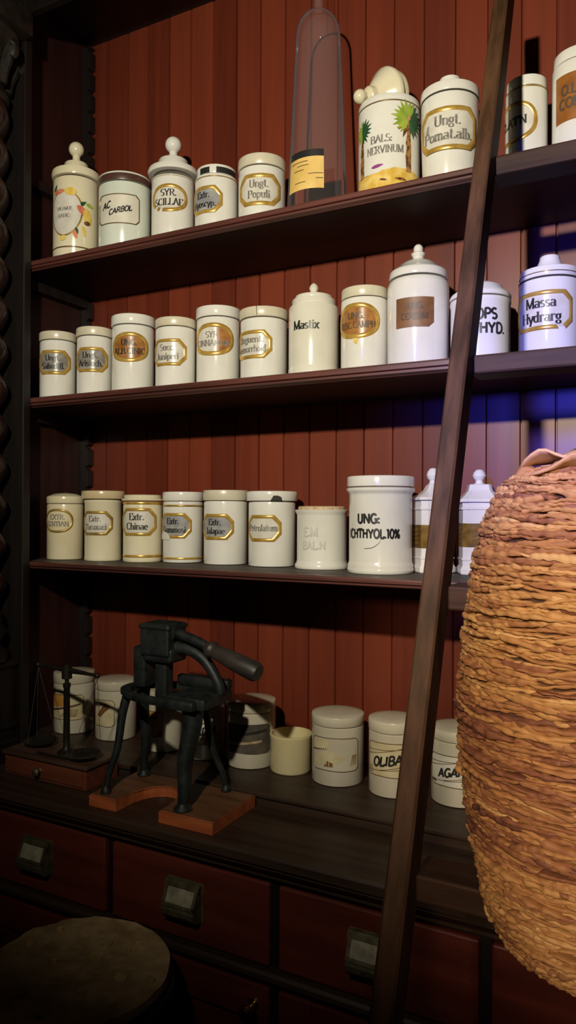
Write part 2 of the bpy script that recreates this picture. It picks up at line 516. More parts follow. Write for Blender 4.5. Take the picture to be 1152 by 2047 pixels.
def text_bm(lines, style='serif', off=.0012, slant=0.0, rise=0.0):
    """lines: (text, cap height, centre s, baseline t, max width)."""
    bm = bmesh.new()
    thick, thin = (.21, .05) if style == 'serif' else (.225, .225)
    for txt, ch, cs, bt, mw in lines:
        tot = sum(G[c][0] for c in txt)
        k = 1.0 if tot * ch <= mw else mw / (tot * ch)
        pen = -tot / 2
        for c in txt:
            adv, strokes = G[c]
            for st in strokes:
                segs = list(zip(st[:-1], st[1:]))
                for (xa, ya), (xb, yb) in segs:
                    L = sqrt((xb - xa) ** 2 + (yb - ya) ** 2)
                    if L < 1e-6: continue
                    w = (thin + (thick - thin) * (abs(yb - ya) / L) ** 1.5) / 2
                    ex = (xb - xa) / L * .02; ey = (yb - ya) / L * .02
                    nx, ny = -(yb - ya) / L * w, (xb - xa) / L * w
                    q = [(xa - ex + nx, ya - ey + ny), (xb + ex + nx, yb + ey + ny), (xb + ex - nx, yb + ey - ny), (xa - ex - nx, ya - ey - ny)]
                    vs = []
                    for x, y in q:
                        s = (pen + x + slant * y) * ch * k
                        vs.append(bm.verts.new((cs + s, off, bt + y * ch + s * rise)))
                    bm.faces.new(vs)
                if style == 'serif':
                    for x, y in (st[0], st[-1]):
                        n = st[1] if (x, y) == st[0] else st[-2]
                        if abs(n[1] - y) > .12 and abs(n[1] - y) > abs(n[0] - x) * 1.2 and min(abs(y), abs(y - 1), abs(y - X), abs(y + .3)) < .02:
                            vs = []
                            for dx, dy in ((-.14, -.025), (.14, -.025), (.14, .03), (-.14, .03)):
                                s = (pen + x + dx) * ch * k
                                vs.append(bm.verts.new((cs + s, off, bt + (y + dy) * ch + s * rise)))
                            bm.faces.new(vs)
            pen += adv
    return bm


# ------------------------------------------------------------------ setting
def struct(name, bm, m):
    return tag(obj(name, bm, m), kind='structure')


struct('floor', add_box(B(), -2.6, 1.8, -2.6, 1.5, -.05, 0), FLOORW)
struct('ceiling', add_box(B(), -2.6, 1.8, -2.6, 1.5, 2.85, 2.9), CEILP)
struct('wall_back', add_box(B(), -2.6, 1.8, 1.40, 1.5, 0, 2.85), PLASTER)
struct('wall_left', add_box(B(), -2.6, -2.5, -2.6, 1.40, 0, 2.85), PLASTER)
struct('wall_right', add_box(B(), 1.7, 1.8, -2.6, 1.40, 0, 2.85), PLASTER)

# ------------------------------------------------------------------ shelf cabinet
XL, XR = -1.268, .50
S1, S2, S3, STEP = H + .5286, H + .2415, H - .1023, H - .486
COUNTER = H - .508
TOPZ = H + 1.127

cab = thing('shelf_cabinet', 'tall dark wooden wall cabinet with open shelves and red boarded back', 'cabinet', (0, 0, 0))


def boards_bm():
    bm = bmesh.new()
    g, dpt = .0024, .0055
    xs = []
    n0 = int((XL - BOARD0) / BOARD) - 1
    n = n0
    prof = [(XL, Y_WALL)]
    while True:
        x = BOARD0 + n * BOARD
        n += 1
        if x - .01 <= XL: continue
        if x + .01 >= XR: break
        prof += [(x - g, Y_WALL), (x - g * .35, Y_WALL + dpt), (x + g * .35, Y_WALL + dpt), (x + g, Y_WALL)]
    prof.append((XR, Y_WALL))
    prof += [(XR, Y_WALL + .02), (XL, Y_WALL + .02)]
    return add_prism_z(bm, prof, STEP - .01, TOPZ + .05)


obj('back_panel', boards_bm(), BOARDS, cab)
obj('side_panel', add_box(B(), XL - .02, XL, 1.10, Y_WALL + .02, COUNTER + .001, TOPZ + .05), PANELWOOD, cab)
obj('side_panel', add_box(B(), XR, XR + .02, 1.10, Y_WALL + .02, COUNTER + .001, TOPZ + .05), PANELWOOD, cab)
# stiles, valance, cornice
obj('stile', add_box(B(), -1.335, -1.197, 1.100, 1.119, COUNTER + .001, TOPZ + .02, .002), DARKWOOD, cab)
obj('stile', add_box(B(), XR - .07, XR + .04, 1.100, 1.119, COUNTER + .001, TOPZ + .02, .002), DARKWOOD, cab)
obj('valance', add_box(B(), -1.197, XR - .07, 1.102, 1.119, H + 1.035, TOPZ + .02, .002), DARKWOOD, cab)
obj('top_board', add_box(B(), XL, XR, 1.119, Y_WALL, TOPZ, TOPZ + .02), DARKWOOD, cab)
cprof = [(Y_WALL, TOPZ + .05), (Y_WALL, TOPZ + .13), (1.02, TOPZ + .13), (1.02, TOPZ + .11), (1.05, TOPZ + .10), (1.075, TOPZ + .06), (1.09, TOPZ + .05), (1.10, TOPZ + .02), (1.119, TOPZ + .02), (1.119, TOPZ + .05)]
obj('cornice', add_prism_x(B(), cprof, -1.40, XR + .06), DARKWOOD, cab)


def shelf_bm(zt, th):
    return add_box(B(), XL, XR, Y_SHELF + .0111, Y_WALL, zt - th, zt)


def lipping_bm(zt, th):
    zb, f, k = zt - th, Y_SHELF, Y_SHELF + .011
    prof = [(k, zt), (f + .004, zt), (f + .0008, zt - .0012), (f, zt - .0035), (f, zt - th * .50), (f + .0012, zt - th * .55),
            (f + .0050, zt - th * .58), (f + .0050, zt - th * .63), (f + .0025, zt - th * .67), (f + .0025, zt - th * .82),
            (f + .006, zt - th * .88), (f + .0100, zt - th * .95), (f + .0105, zb), (k, zb)]
    return add_prism_x(B(), prof, XL, XR)


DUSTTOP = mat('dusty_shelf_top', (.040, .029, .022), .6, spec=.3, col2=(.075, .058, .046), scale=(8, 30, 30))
PLANK = mat('shade_dark_plank', (.012, .005, .004), .55, spec=.25, col2=(.024, .009, .007), scale=(3, 60, 60))  # shade under the shelves put into the colour, hence near black
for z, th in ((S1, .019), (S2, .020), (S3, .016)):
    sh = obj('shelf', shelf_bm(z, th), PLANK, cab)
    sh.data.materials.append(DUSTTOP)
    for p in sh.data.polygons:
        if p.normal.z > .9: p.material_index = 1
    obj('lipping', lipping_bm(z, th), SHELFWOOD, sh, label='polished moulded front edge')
# shelf cleats on the side panel, one of them spare
for z in (S1 - .019, S2 - .020, S3 - .016, H + .735):
    obj('cleat', add_box(B(), XL, XL + .022, 1.13, Y_WALL - .022, z - .022, z - .0005, .0015), DARKWOOD, cab)
# notched support strip standing in the back corner
nb = B()
prof = []
z = STEP + .001
strip = [(XL + .001, z)]
while z < TOPZ - .05:
    strip += [(XL + .026, z), (XL + .026, z + .036), (XL + .017, z + .040), (XL + .017, z + .046), (XL + .024, z + .048)]
    z += .050
strip += [(XL + .026, z), (XL + .001, z)]
a = [nb.verts.new((x, Y_WALL - .020, zz)) for x, zz in strip]
b = [nb.verts.new((x, Y_WALL - .004, zz)) for x, zz in strip]
for i in range(len(strip)):
    j = (i + 1) % len(strip)
    nb.faces.new((a[i], a[j], b[j], b[i]))
nb.faces.new(a); nb.faces.new(b[::-1])
obj('notched_strip', nb, DARKWOOD, cab)
# low plinth step carrying the bottom row
sprof = [(Y_WALL + .02, STEP), (Y_SHELF + .003, STEP), (Y_SHELF, STEP - .003), (Y_SHELF, STEP - .007), (Y_SHELF + .006, STEP - .010),
         (Y_SHELF + .006, STEP - .013), (Y_SHELF + .001, STEP - .016), (Y_SHELF + .001, STEP - .0215), (Y_WALL + .02, STEP - .0215)]
obj('plinth_step', add_prism_x(B(), sprof, XL, XR), COUNTERWOOD, cab)

# twisted column with capital and pedestal, left of the shelves
CX, CY = -1.252, 1.035
tw = bmesh.new()
zs0, zs1 = H - .205, H + .83
nz, ns = 190, 40
rings = []
for i in range(nz + 1):
    zz = zs0 + (zs1 - zs0) * i / nz
    rot = 2 * PI * (zz - zs0) / .158
    ring = []
    for k in range(ns):
        a = 2 * PI * k / ns
        r = .0455 + .0105 * cos(2 * (a + rot))
        ring.append(tw.verts.new((CX + r * cos(a), CY + r * sin(a), zz)))
    rings.append(ring)
for a, b in zip(rings[:-1], rings[1:]):
    for k in range(ns):
        l = (k + 1) % ns
        tw.faces.new((a[k], a[l], b[l], b[k]))
tw.faces.new(rings[0][::-1]); tw.faces.new(rings[-1])
COLWOOD = mat('polished_dark_wood', (.014, .006, .004), .2, col2=(.026, .011, .008), scale=(40, 40, 10))
obj('twisted_column', tw, COLWOOD, cab, 50)
cb = B()
add_lathe(cb, [(0, H - .300), (.058, H - .300), (.060, H - .290), (.058, H - .280), (.047, H - .272), (.045, H - .262), (.052, H - .254), (.056, H - .244), (.052, H - .234), (.046, H - .226), (.050, H - .216), (.049, H - .205), (0, H - .205)], CX, CY, 40)
obj('column_base', cb, DARKWOOD, cab, 40)
pb = B()
add_box(pb, CX - .045, CX + .041, 1.000, 1.098, COUNTER + .001, H - .312, .002)
add_box(pb, CX - .055, CX + .050, .992, 1.098, H - .314, H - .300, .003)
add_box(pb, CX - .052, CX + .048, .994, 1.098, H - .440, H - .430, .002)
add_box(pb, CX - .055, CX + .050, .990, 1.098, COUNTER + .001, COUNTER + .045, .003)
obj('pedestal', pb, DARKWOOD, cab)
cp = B()
add_lathe(cp, [(0, H + .83), (.052, H + .83), (.056, H + .842), (.050, H + .854), (.046, H + .862), (.048, H + .90), (.058, H + .94), (.074, H + .965), (.070, H + .975), (0, H + .975)], CX, CY, 40)
for k in range(8):
    a = 2 * PI * k / 8 + .2
    p = [(CX + cos(a) * rr, CY + sin(a) * rr, H + zz) for rr, zz in ((.050, .862), (.056, .89), (.066, .92), (.078, .935), (.080, .92), (.073, .912))]
    add_tube(cp, smoothpath(p, 3), [.010] * 4 + [.012] * 6 + [.009] * 5 + [.006], 8)
add_box(cp, CX - .08, CX + .08, CY - .08, 1.098, H + .976, H + 1.03, .003)
CAPW = mat('carved_dark_wood', (.007, .0055, .004), .45, col2=(.016, .012, .008), scale=(60, 60, 60), bump=.4)
obj('capital', cp, CAPW, cab, 40)

# ------------------------------------------------------------------ worktop and drawers
top = [(1.399, COUNTER), (Y_COUNTER + .004, COUNTER), (Y_COUNTER, COUNTER - .004), (Y_COUNTER, COUNTER - .016), (Y_COUNTER + .006, COUNTER - .019),
       (Y_COUNTER + .006, COUNTER - .024), (Y_COUNTER + .014, COUNTER - .030), (Y_COUNTER + .024, COUNTER - .040), (Y_COUNTER + .024, COUNTER - .045), (1.399, COUNTER - .045)]
tag(obj('worktop', add_prism_x(B(), top, -1.60, XR + .06), COUNTERWOOD), 'long dark brown wooden worktop with moulded front edge under the shelves', 'worktop')

base = thing('drawer_cabinet', 'dark red base cabinet with label pulls below the worktop', 'cabinet', (0, 0, 0))
YD = 1.0
cz1 = COUNTER - .0455
db = B()
add_box(db, -1.585, XR + .04, YD + .012, 1.398, .09, cz1)
add_box(db, -1.57, XR + .02, YD + .04, 1.39, .0005, .09)
obj('carcass', db, PANELWOOD, base)
fr = B()
DZ1, DZ0 = H - .566, H - .693
edges = [-1.520, -1.198, -.868, -.542, -.223, .10, .42]
add_box(fr, -1.585, XR + .04, YD, YD + .012, DZ1 + .002, cz1)
for i, x in enumerate(edges):
    add_box(fr, x - .0075, x + .0075, YD + .001, YD + .012, .09, DZ1 + .002)
add_box(fr, -1.585, -1.5275, YD + .001, YD + .012, .09, DZ1 + .002)
add_box(fr, .4275, XR + .04, YD + .001, YD + .012, .09, DZ1 + .002)
add_box(fr, -1.585, XR + .04, YD, YD + .012, .0905, .12)
obj('face_frame', fr, DARKWOOD, base)
lp = [(YD + .012, DZ0 - .003), (YD - .016, DZ0 - .003), (YD - .020, DZ0 - .007), (YD - .020, DZ0 - .014), (YD - .010, DZ0 - .020), (YD - .004, DZ0 - .030), (YD + .012, DZ0 - .030)]
obj('ledge_moulding', add_prism_x(B(), lp, -1.59, XR + .045), COUNTERWOOD, base)


def pull(parent, xc, zc, d=0):
    w = .031
    y0 = YD - .0092
    pr = [(y0, zc + .028), (y0 - .004, zc + .028), (y0 - .008, zc + .024), (y0 - .021, zc - .004), (y0 - .024, zc - .012), (y0 - .023, zc - .020), (y0 - .017, zc - .027), (y0 - .008, zc - .030), (y0, zc - .030)]
    bm = add_prism_x(B(), pr, xc - w, xc + w)
    # raised rim round the card window on the sloping face
    a, b = Vector((0, y0 - .0085, zc + .0235)), Vector((0, y0 - .0205, zc - .003))
    n = Vector((0, b.z - a.z, a.y - b.y)).normalized()
    if n.y > 0: n = -n

    def slab(x0, x1, f0, f1, h):
        p, q = a.lerp(b, f0), a.lerp(b, f1)
        vs = []
        for x in (x0, x1):
            for m_ in (p, q):
                vs.append(bm.verts.new((xc + x, m_.y, m_.z)))
                vs.append(bm.verts.new((xc + x, m_.y + n.y * h, m_.z + n.z * h)))
        for f in ((0, 1, 3, 2), (4, 6, 7, 5), (0, 4, 5, 1), (2, 3, 7, 6), (1, 5, 7, 3), (0, 2, 6, 4)):
            bm.faces.new([vs[i] for i in f])
    slab(-w - .002, w + .002, -.25, .1, .0035)
    slab(-w, -w + .005, 0, 1.1, .003); slab(w - .005, w, 0, 1.1, .003); slab(-w, w, .95, 1.12, .003)
    add_box(bm, xc - w - .004, xc + w + .004, YD - .0095, YD - .0078, zc - .032, zc + .031, .0006)
    obj('cup_pull', bm, OLDBRASS, parent)
    cm = bmesh.new()
    p, q = a.lerp(b, .1) + n * .0008, a.lerp(b, .95) + n * .0008
    vs = [cm.verts.new((xc + x, m_.y, m_.z)) for x, m_ in ((-w + .005, p), (w - .005, p), (w - .005, q), (-w + .005, q))]
    vb = [cm.verts.new(Vector(v.co) - n * .0006) for v in vs]
    cm.faces.new(vs); cm.faces.new(vb[::-1])
    for i in range(4):
        j = (i + 1) % 4
        cm.faces.new((vs[i], vb[i], vb[j], vs[j]))
    obj('label_card', cm, LABELCARD, parent)


for i in range(len(edges) - 1):
    x0, x1 = edges[i] + .0085, edges[i + 1] - .0085
    dm = B()
    add_box(dm, x0, x1, YD - .008, YD + .011, DZ0, DZ1, .003)
    d = obj('drawer', dm, DRAWERWOOD, base)
    pull(d, (x0 + x1) / 2, (DZ0 + DZ1) / 2 + .004)
    z0, z1 = .125, DZ0 - .034
    dm = B()
    s = .055
    add_box(dm, x0, x0 + s, YD - .008, YD + .011, z0, z1, .002)
    add_box(dm, x1 - s, x1, YD - .008, YD + .011, z0, z1, .002)
    add_box(dm, x0 + s, x1 - s, YD - .0078, YD + .011, z0, z0 + s, .002)
    add_box(dm, x0 + s, x1 - s, YD - .0078, YD + .011, z1 - s, z1, .002)
    add_box(dm, x0 + s, x1 - s, YD + .002, YD + .010, z0 + s, z1 - s)
    d = obj('door', dm, DRAWERWOOD, base)
    km = B()
    kx = x1 - .026
    M = Matrix.Translation((kx, YD - .008, H - .757)) @ Matrix.Rotation(PI / 2, 4, 'X')
    add_lathe(km, [(0, 0), (.009, 0), (.009, .002), (.005, .004), (.004, .010), (.008, .014), (.0115, .020), (.0115, .026), (.008, .031), (0, .033)], 0, 0, 24, M)
    obj('knob', km, BRASS, d, 40, 'brass knob')

# ------------------------------------------------------------------ jars
def rnd_profile(r, h, foot=.0025, sh=.004):
    return [(0, .0003), (r * .93, .0003), (r * .985, foot * .4), (r, foot), (r, h - sh), (r * .99, h - sh * .4), (r * .95, h), (r * .88, h), (r * .88, h - .01), (0, h - .01)]


def flat_lid(rl, z0, z1, dome=.0):
    e = min(.0028, (z1 - z0) * .3)
    return [(0, z0 + .001), (rl * .90, z0 + .001), (rl * .90, z0), (rl * .985, z0), (rl, z0 + e * .4), (rl, z1 - e), (rl * .985, z1 - e * .3), (rl * .95, z1), (rl * .6, z1 + dome * .7), (0, z1 + dome)]


class Jar:
    def __init__(s, label, cat, xl, xr, shelf, ytop, yline, yc=1.25, m=WHITE, lidm=None, lx=None, body=None, lid='flat',
                 dome=0.0, group=None, name='apothecary_jar', inner=True, gold=()):
        s.xl, s.xr, s.xc, s.rp = xl, xr, (xl + xr) / 2, (xr - xl) / 2
        pyref = ytop + 60
        s.cx, s.r, s.m, s.d = cyl(xl, xr, yc, pyref)
        s.zs = shelf
        s.yc = yc
        group = group or {S1: 'jars on the top shelf', S2: 'jars on the second shelf', S3: 'jars on the third shelf', STEP: 'pots on the plinth step'}[shelf]
        s.t = thing(name, label, cat, (s.cx, yc, shelf + .0004), 0, group)
        s.view = atan2(-yc, -s.cx)                      # direction from the jar towards the camera
        r = s.r
        s.zl = s.z(yline)
        s.zt = s.z(ytop)
        rl = r * 1.02
        if lx:
            _, rl, _, _ = cyl(lx[0], lx[1], yc, pyref)
        s.rl = rl
        s.body = obj('body', add_lathe(B(), body(s) if body else rnd_profile(r, s.zl - .0008)), m, s.t, 35)
        if lid:
            prof = flat_lid(rl, s.zl + .0006, s.zt, dome) if lid == 'flat' else lid(s)
            s.lid = obj('lid', add_lathe(B(), prof), lidm or m, s.t, 35)

    def z(s, py, extra=0):
        return zat(s.xc, py, s.d - s.r - extra) - s.zs

    def band(s, y0, y1, m=GOLDDULL, name='gold_band', rr=None):
        r = rr or s.r
        z0, z1 = sorted((s.z(y0), s.z(y1)))
        obj(name, add_lathe(B(), [(r + .0001, z0), (r + .0007, z0 + (z1 - z0) * .2), (r + .0007, z1 - (z1 - z0) * .2), (r + .0001, z1)]), m, s.t, 60)

    def az_of(s, px):
        q = max(-.98, min(.98, (px - s.xc) / s.rp))
        return asin(q)

    def label(s, kind, xb, y0, y1, fill, lines=(), asp=1.55, gold=GOLD, bw=.13, ink=INK, xa=None, style='serif', cut=.28, slant=0, rise=0,
              gaps=(), lh=None, plate='label', sag=0.0):
        t1, t0 = s.z(y0), s.z(y1)
        h = t1 - t0
        zc = (t0 + t1) / 2
        ab = s.az_of(xb)
        if xa is not None:
            aa = s.az_of(xa)
            w = (ab - aa) * s.r
            cen = (aa + ab) / 2
        else:
            w = asp * h
            cen = ab - w / 2 / s.r
        az = s.view + cen
        s.laz, s.lw, s.lh, s.lz = az, w, h, zc
        b = bw * h if gold else 0
        pts = [(p[0], p[1] + zc) for p in shape(kind, w - b * 1.2, h - b * 1.2, cut)]
        L = obj(plate, wrap(poly_bm([pts], .0004), s.r, az), fill, s.t, 60)
        if gold:
            obj('label_border', wrap(border_bm(kind, w, h, b, zc, cut, gaps=gaps), s.r, az), gold, L, 50)
        if lines:
            n = len(lines)
            ch = (lh or (.25 if n == 1 else .235)) * h
            out = []
            for i, tx in enumerate(lines):
                out.append((tx, ch, 0, zc + ((n - 1) / 2 - i) * ch * 1.42 - ch * .42, w * .80))
            obj('lettering', wrap(text_bm(out, style, .0010, slant, rise), s.r, az), ink, L)
        return L

    def decal(s, polys, m, name, az=None, off=.0006, parent=None):
        return obj(name, wrap(poly_bm(polys, off), s.r, az if az is not None else s.laz), m, parent or s.t, 60)

    def text(s, items, ink=INK, style='serif', az=None, slant=0, rise=0):
        return obj('lettering', wrap(text_bm(items, style, .0006, slant, rise), s.r, az if az is not None else s.view), ink, s.t)

    def sticker(s, xa, xb, y0, y1, clip=None):       # returns az, w, z0, z1
        aa, ab = s.az_of(xa), s.az_of(xb)
        return s.view + (aa + ab) / 2, (ab - aa) * s.r, s.z(y1), s.z(y0)


def ball(r, z):
    return [(r * sin(PI * k / 14), z - r * cos(PI * k / 14)) for k in range(1, 14)] + [(0, z + r)]


def wob(poly, amp):
    return [(x + random.uniform(-amp, amp), y + random.uniform(-amp, amp)) for x, y in poly]


# --- top shelf
def knob_lid(s, yfl, yfb, ycap, xcap, yball, rball_px, flx):
    k = s.d / F_PX / 1.0
    rf = cyl(flx[0], flx[1], s.yc, yfl)[1]
    rc = cyl(xcap[0], xcap[1], s.yc, yfl)[1]
    zf, zb, zc = s.z(yfl), s.z(yfb), s.z(ycap, -.01)
    rb = rball_px / F_PX * s.d
    zk = zat(s.xc, yball, s.d) - s.zs
    return [(0, zb + .001), (s.r * .9, zb + .001), (s.r * .9, zb), (rf * .96, zb + .001), (rf, zb + (zf - zb) * .5), (rf * .97, zf), (rc * 1.12, zf + .004), (rc, zf + .010),
            (rc * .97, zc - .002), (rc * .92, zc), (rb * .62, zc + .001), (rb * .50, zc + .003)] + [(max(rr, rb * .5) if i < 4 else rr, zz) for i, (rr, zz) in enumerate(ball(rb, zk))]


j = Jar('ivory jar with fruit-wreathed shield and ball knob, far left on the top shelf', 'jar', 106, 198, S1, 329, 349, yc=1.20, m=IVORY,
        lid=lambda s: knob_lid(s, 331, 347, 314, (134, 184), 300, 14.3, (104, 203)))
j.band(340, 345, GOLDDULL, rr=j.r * 1.005)
j.band(492, 495, BRONZE)
az = j.view - .52
w = j.r
zc = (j.z(388) + j.z(465)) / 2
hh = (j.z(380) - j.z(466)) / 2
sh = [(-.74 * w * cos(a) * (1 + .16 * sin(a)), hh * sin(a)) for a in [2 * PI * k / 40 for k in range(40)]]
sh2 = [(x * 1.10, y * 1.07 + zc) for x, y in sh]
j.decal([sh2], GOLDDULL, 'shield_rim', az, .0004)
L = j.decal([[(x, y + zc) for x, y in sh]], LBLWHITE, 'shield_label', az, .0008)
obj('lettering', wrap(text_bm([('UNG.AMOR.', .0075, 0, zc + .006, .036), ('RADIC:', .0075, 0, zc - .009, .03)], 'serif', .0012), j.r, az), INKG, L)


def blob(cx, cz, rx, rz, rot=0, n=14, pt=0.0):
    out = []
    for k in range(n):
        a = 2 * PI * k / n
        x, y = rx * cos(a), rz * sin(a) * (1 - pt * max(0, cos(a)))
        out.append((cx + x * cos(rot) - y * sin(rot), cz + x * sin(rot) + y * cos(rot)))
    return out


gr = [blob(w * .80, zc + .022, .010, .0045, .6, pt=.7), blob(w * 1.16, zc + .021, .010, .0045, -.2, pt=.7), blob(-.5 * w, zc + hh + .010, .009, .004, 1.0, pt=.7), blob(w * .55, zc - hh * .80, .008, .0035, -1.2, pt=.7)]
for q in gr: j.decal([q], GREEND if q is not gr[1] else GREENL, 'painted_leaf', az, .0006)
for q in (blob(-.30 * w, zc + hh + .001, .015, .0055, .1), blob(w * .82, zc + .006, .016, .0075, -.7), blob(w * .48, zc - hh * .98, .0045, .009, .3)): j.decal([q], REDP, 'painted_flower', az, .0012)
for q in (blob(w * .28, zc + hh + .000, .013, .0085, -.1), blob(w * 1.02, zc - .005, .009, .018, .15), blob(-.05 * w, zc - hh - .007, .0075, .0055, .3), blob(w * .86, zc - hh * .80, .004, .011, .2)): j.decal([q], YELP, 'painted_fruit', az, .0014)
j.decal([blob(w * 1.0, zc - .018, .007, .0045, .1)], BROWNP, 'painted_shadow', az, .0018)

j = Jar('squat greenish white jar with brown lid band and carbol label on the top shelf', 'jar', 197, 302, S1, 341, 359, yc=1.22, m=GREENISH, lx=(197, 304))
j.band(345.5, 359, BROWNBAND, 'lid_band', j.rl + .0001)
L = j.label('oct', 278, 387, 447, PALELBL, (), gold=BRONZE, bw=.035, xa=201, cut=.12)
obj('lettering', wrap(text_bm([('AC', .0125, -.024, j.lz + .001, .03), ('CARBOL', .0105, .006, j.lz - .008, .05)], 'sans', .001, .2, .22), j.r, j.laz), INK, L)

j = Jar('tall white jar with ball knob lid and oval gold label, third on the top shelf', 'jar', 303, 389, S1, 323, 348, m=WHITE,
        lid=lambda s: knob_lid(s, 325, 337, 308, (324, 386), 291, 16, (294, 396)))
j.band(347, 350, GREYWHITE, 'neck_ring', j.r)
j.label('oval', 374, 367, 423, LBLWHITE, ('SYR.', 'SCILLAE'), asp=1.45, gaps=(44, 45, 46, 49, 50))

j = Jar('short white jar with broken black lid band and grey label, beside the oval-labelled knob jar', 'jar', 390, 476, S1, 325, 344, m=WHITE, lx=(397, 476))
zt0, zt1 = j.z(331), j.z(343)
a0, a1 = j.view - .95, j.view + 1.3
for aa, ab in ((-.95, -.36), (-.02, 1.25)):
    w2 = (ab - aa) * j.rl
    obj('black_strip', wrap(poly_bm([[(-w2 / 2, zt0), (w2 / 2, zt0), (w2 / 2, zt1), (-w2 / 2, zt1)]], .0003), j.rl, j.view + (aa + ab) / 2), INK, j.t, 60)
j.band(350, 352.5, GOLDDULL)
j.label('oct', 445, 370, 425, LBLGREY2, ('Extr.', 'Hyoscyp.'), asp=1.5)

j = Jar('white jar with matt lid and label of two lines, right beside the tall glass vessel', 'jar', 477, 571, S1, 304, 327, m=WHITE, lidm=BISQUE)
j.label('oct', 560, 346, 410, LBLWHITE, ('Ungt.', 'Populi'), asp=1.5, xa=481, ink=INKG)

# tall glass percolator
gx, gr_, gm, gd = cyl(573, 697, 1.245, 380)
gt = thing('glass_percolator', 'tall clear glass percolator vessel with narrow neck and yellow paper label', 'glass vessel', (gx, 1.245, S1 + .0004))
gz = lambda py: zat(634, py, gd) - S1
r1 = cyl(594, 683, 1.245, 60)[1]
rn = cyl(626, 646, 1.245, 20)[1]
outer = [(gr_, .0004), (gr_ * 1.0, .004), (gr_ * .985, .03)]
zt_ = gz(78)
for k in range(1, 9):
    f = k / 8
    outer.append((gr_ * .985 + (r1 - gr_ * .985) * f, .03 + (zt_ - .03) * f))
zn = gz(27)
for k in range(1, 9):
    a = PI / 2 * k / 8
    outer.append((rn + (r1 - rn) * cos(a), zt_ + (zn - zt_) * sin(a)))
outer += [(rn * .92, zn + .004), (rn * .85, zn + .03), (rn * .85, zn + .075), (rn * 1.15, zn + .082), (rn * 1.15, zn + .088)]
lip = [(rn * 1.02, zn + .088), (rn * .80, zn + .082)]
obj('vessel', add_lathe(B(), outer + lip, seg=72), GLASS, gt, 40)
gview = atan2(-1.245, -gx)
zz0, zz1, zz2 = gz(402), gz(339), gz(325)
rm = gr_ * .985 - .001
az = gview + R_(-27)
w2 = R_(78) * rm


def conic(bm, rr0, az, lift):
    for v in bm.verts:
        s_, off, t_ = v.co
        rr = gr_ * .985 + (r1 - gr_ * .985) * max(0, (t_ - .03) / (zt_ - .03)) + lift
        a = az + s_ / rr0
        v.co = ((rr + off) * cos(a), (rr + off) * sin(a), t_)
    return bm


gl = obj('paper_label', conic(poly_bm([[(-w2 / 2, zz0), (w2 / 2, zz0), (w2 / 2, zz1), (-w2 / 2, zz1)]], .0), rm, az, .0005), PAPERY, gt, 60)
obj('black_strip', conic(poly_bm([[(-w2 / 2, zz1), (w2 / 2, zz1), (w2 / 2, zz2), (-w2 / 2, zz2)]], .0), rm, az, .0005), INK, gt, 60)
ln = []
for fz, fa, fb in ((.86, -.42, .1), (.74, -.2, .12), (.60, -.3, .0), (.45, .12, .48), (.30, .30, .48), (.22, -.25, .05)):
    zq = zz0 + (zz1 - zz0) * fz
    ln.append([(fa * w2, zq), (fb * w2, zq), (fb * w2, zq + .0013), (fa * w2, zq + .0013)])
obj('handwriting', conic(poly_bm(ln, 0), rm, az, .0009), INKF, gl)

# palm jar with its lid lying on edge in the mouth
def palm_body(s):
    h = s.zt
    r = s.r
    return [(0, .0003), (r * .95, .0003), (r, .003), (r, h - .014), (r * 1.005, h - .012), (r * 1.005, h - .003), (r * .98, h), (r * .93, h), (r * .92, h - .004), (r * .90, h - .03), (0, h - .03)]


j = Jar('white jar painted with palm trees, its lid lying on edge in the mouth', 'jar', 717, 841, S1, 184, 199, m=WHITE, body=palm_body, lid=None)
j.band(198, 201, BRONZE, rr=j.r)
zt = j.zt
kx = .045
vl = Vector((-cos(j.m), sin(j.m), 0))           # leftwards and frontwards as one stands before the jar
vf = Vector((-sin(j.m), -cos(j.m), 0))
axl = (vl * cos(R_(36)) + vf * sin(R_(36))) * cos(R_(15)) - Vector((0, 0, sin(R_(15))))
bc = vl * .051 + vf * .024 + Vector((0, 0, zt + .0125))
M = Matrix.Translation(bc - axl * .0555) @ axl.to_track_quat('Z', 'Y').to_matrix().to_4x4()
lm = B()
rr = j.r * .87
prof = [(0, -.016), (rr * .70, -.016), (rr * .74, -.021), (rr * .86, -.021), (rr * .88, -.018), (rr * .86, -.008), (rr * .98, -.006), (rr, .000), (rr * .97, .003), (rr * .80, .011), (rr * .62, .019), (rr * .50, .024), (rr * .36, .027), (rr * .35, .030), (rr * .35, .038), (rr * .30, .041), (rr * .20, .0435)]
rb = 13.5 / F_PX * j.d
prof += [(max(a, rr * .17) if i < 4 else a, b) for i, (a, b) in enumerate(ball(rb, .0555))]
add_lathe(lm, prof, mtx=M)
obj('lid', lm, IVORY, j.t, 35)
z_of = j.z
BALS = j.view
def S_(px): return j.az_of(px) * j.r
# ground
z0, z1 = .001, j.z(338)
xs = [-1.35 + 2.7 * k / 16 for k in range(17)]
up = [(x * j.r, z1 + .004 * sin(3 * x + .6) + random.uniform(-.002, .002)) for x in xs]
L = j.decal([up + [(1.35 * j.r, z0), (-1.35 * j.r, z0)]], OCHRE, 'painted_ground', BALS, .0004)
st = []
for k in range(9):
    cxp, czp = random.uniform(-1.1, 1.1) * j.r, random.uniform(.004, z1 - .004)
    st.append(blob(cxp, czp, random.uniform(.006, .014), random.uniform(.0012, .0025), random.uniform(-.2, .2)))
j.decal(st, BROWNP, 'painted_shadow_strokes', BALS, .0008)


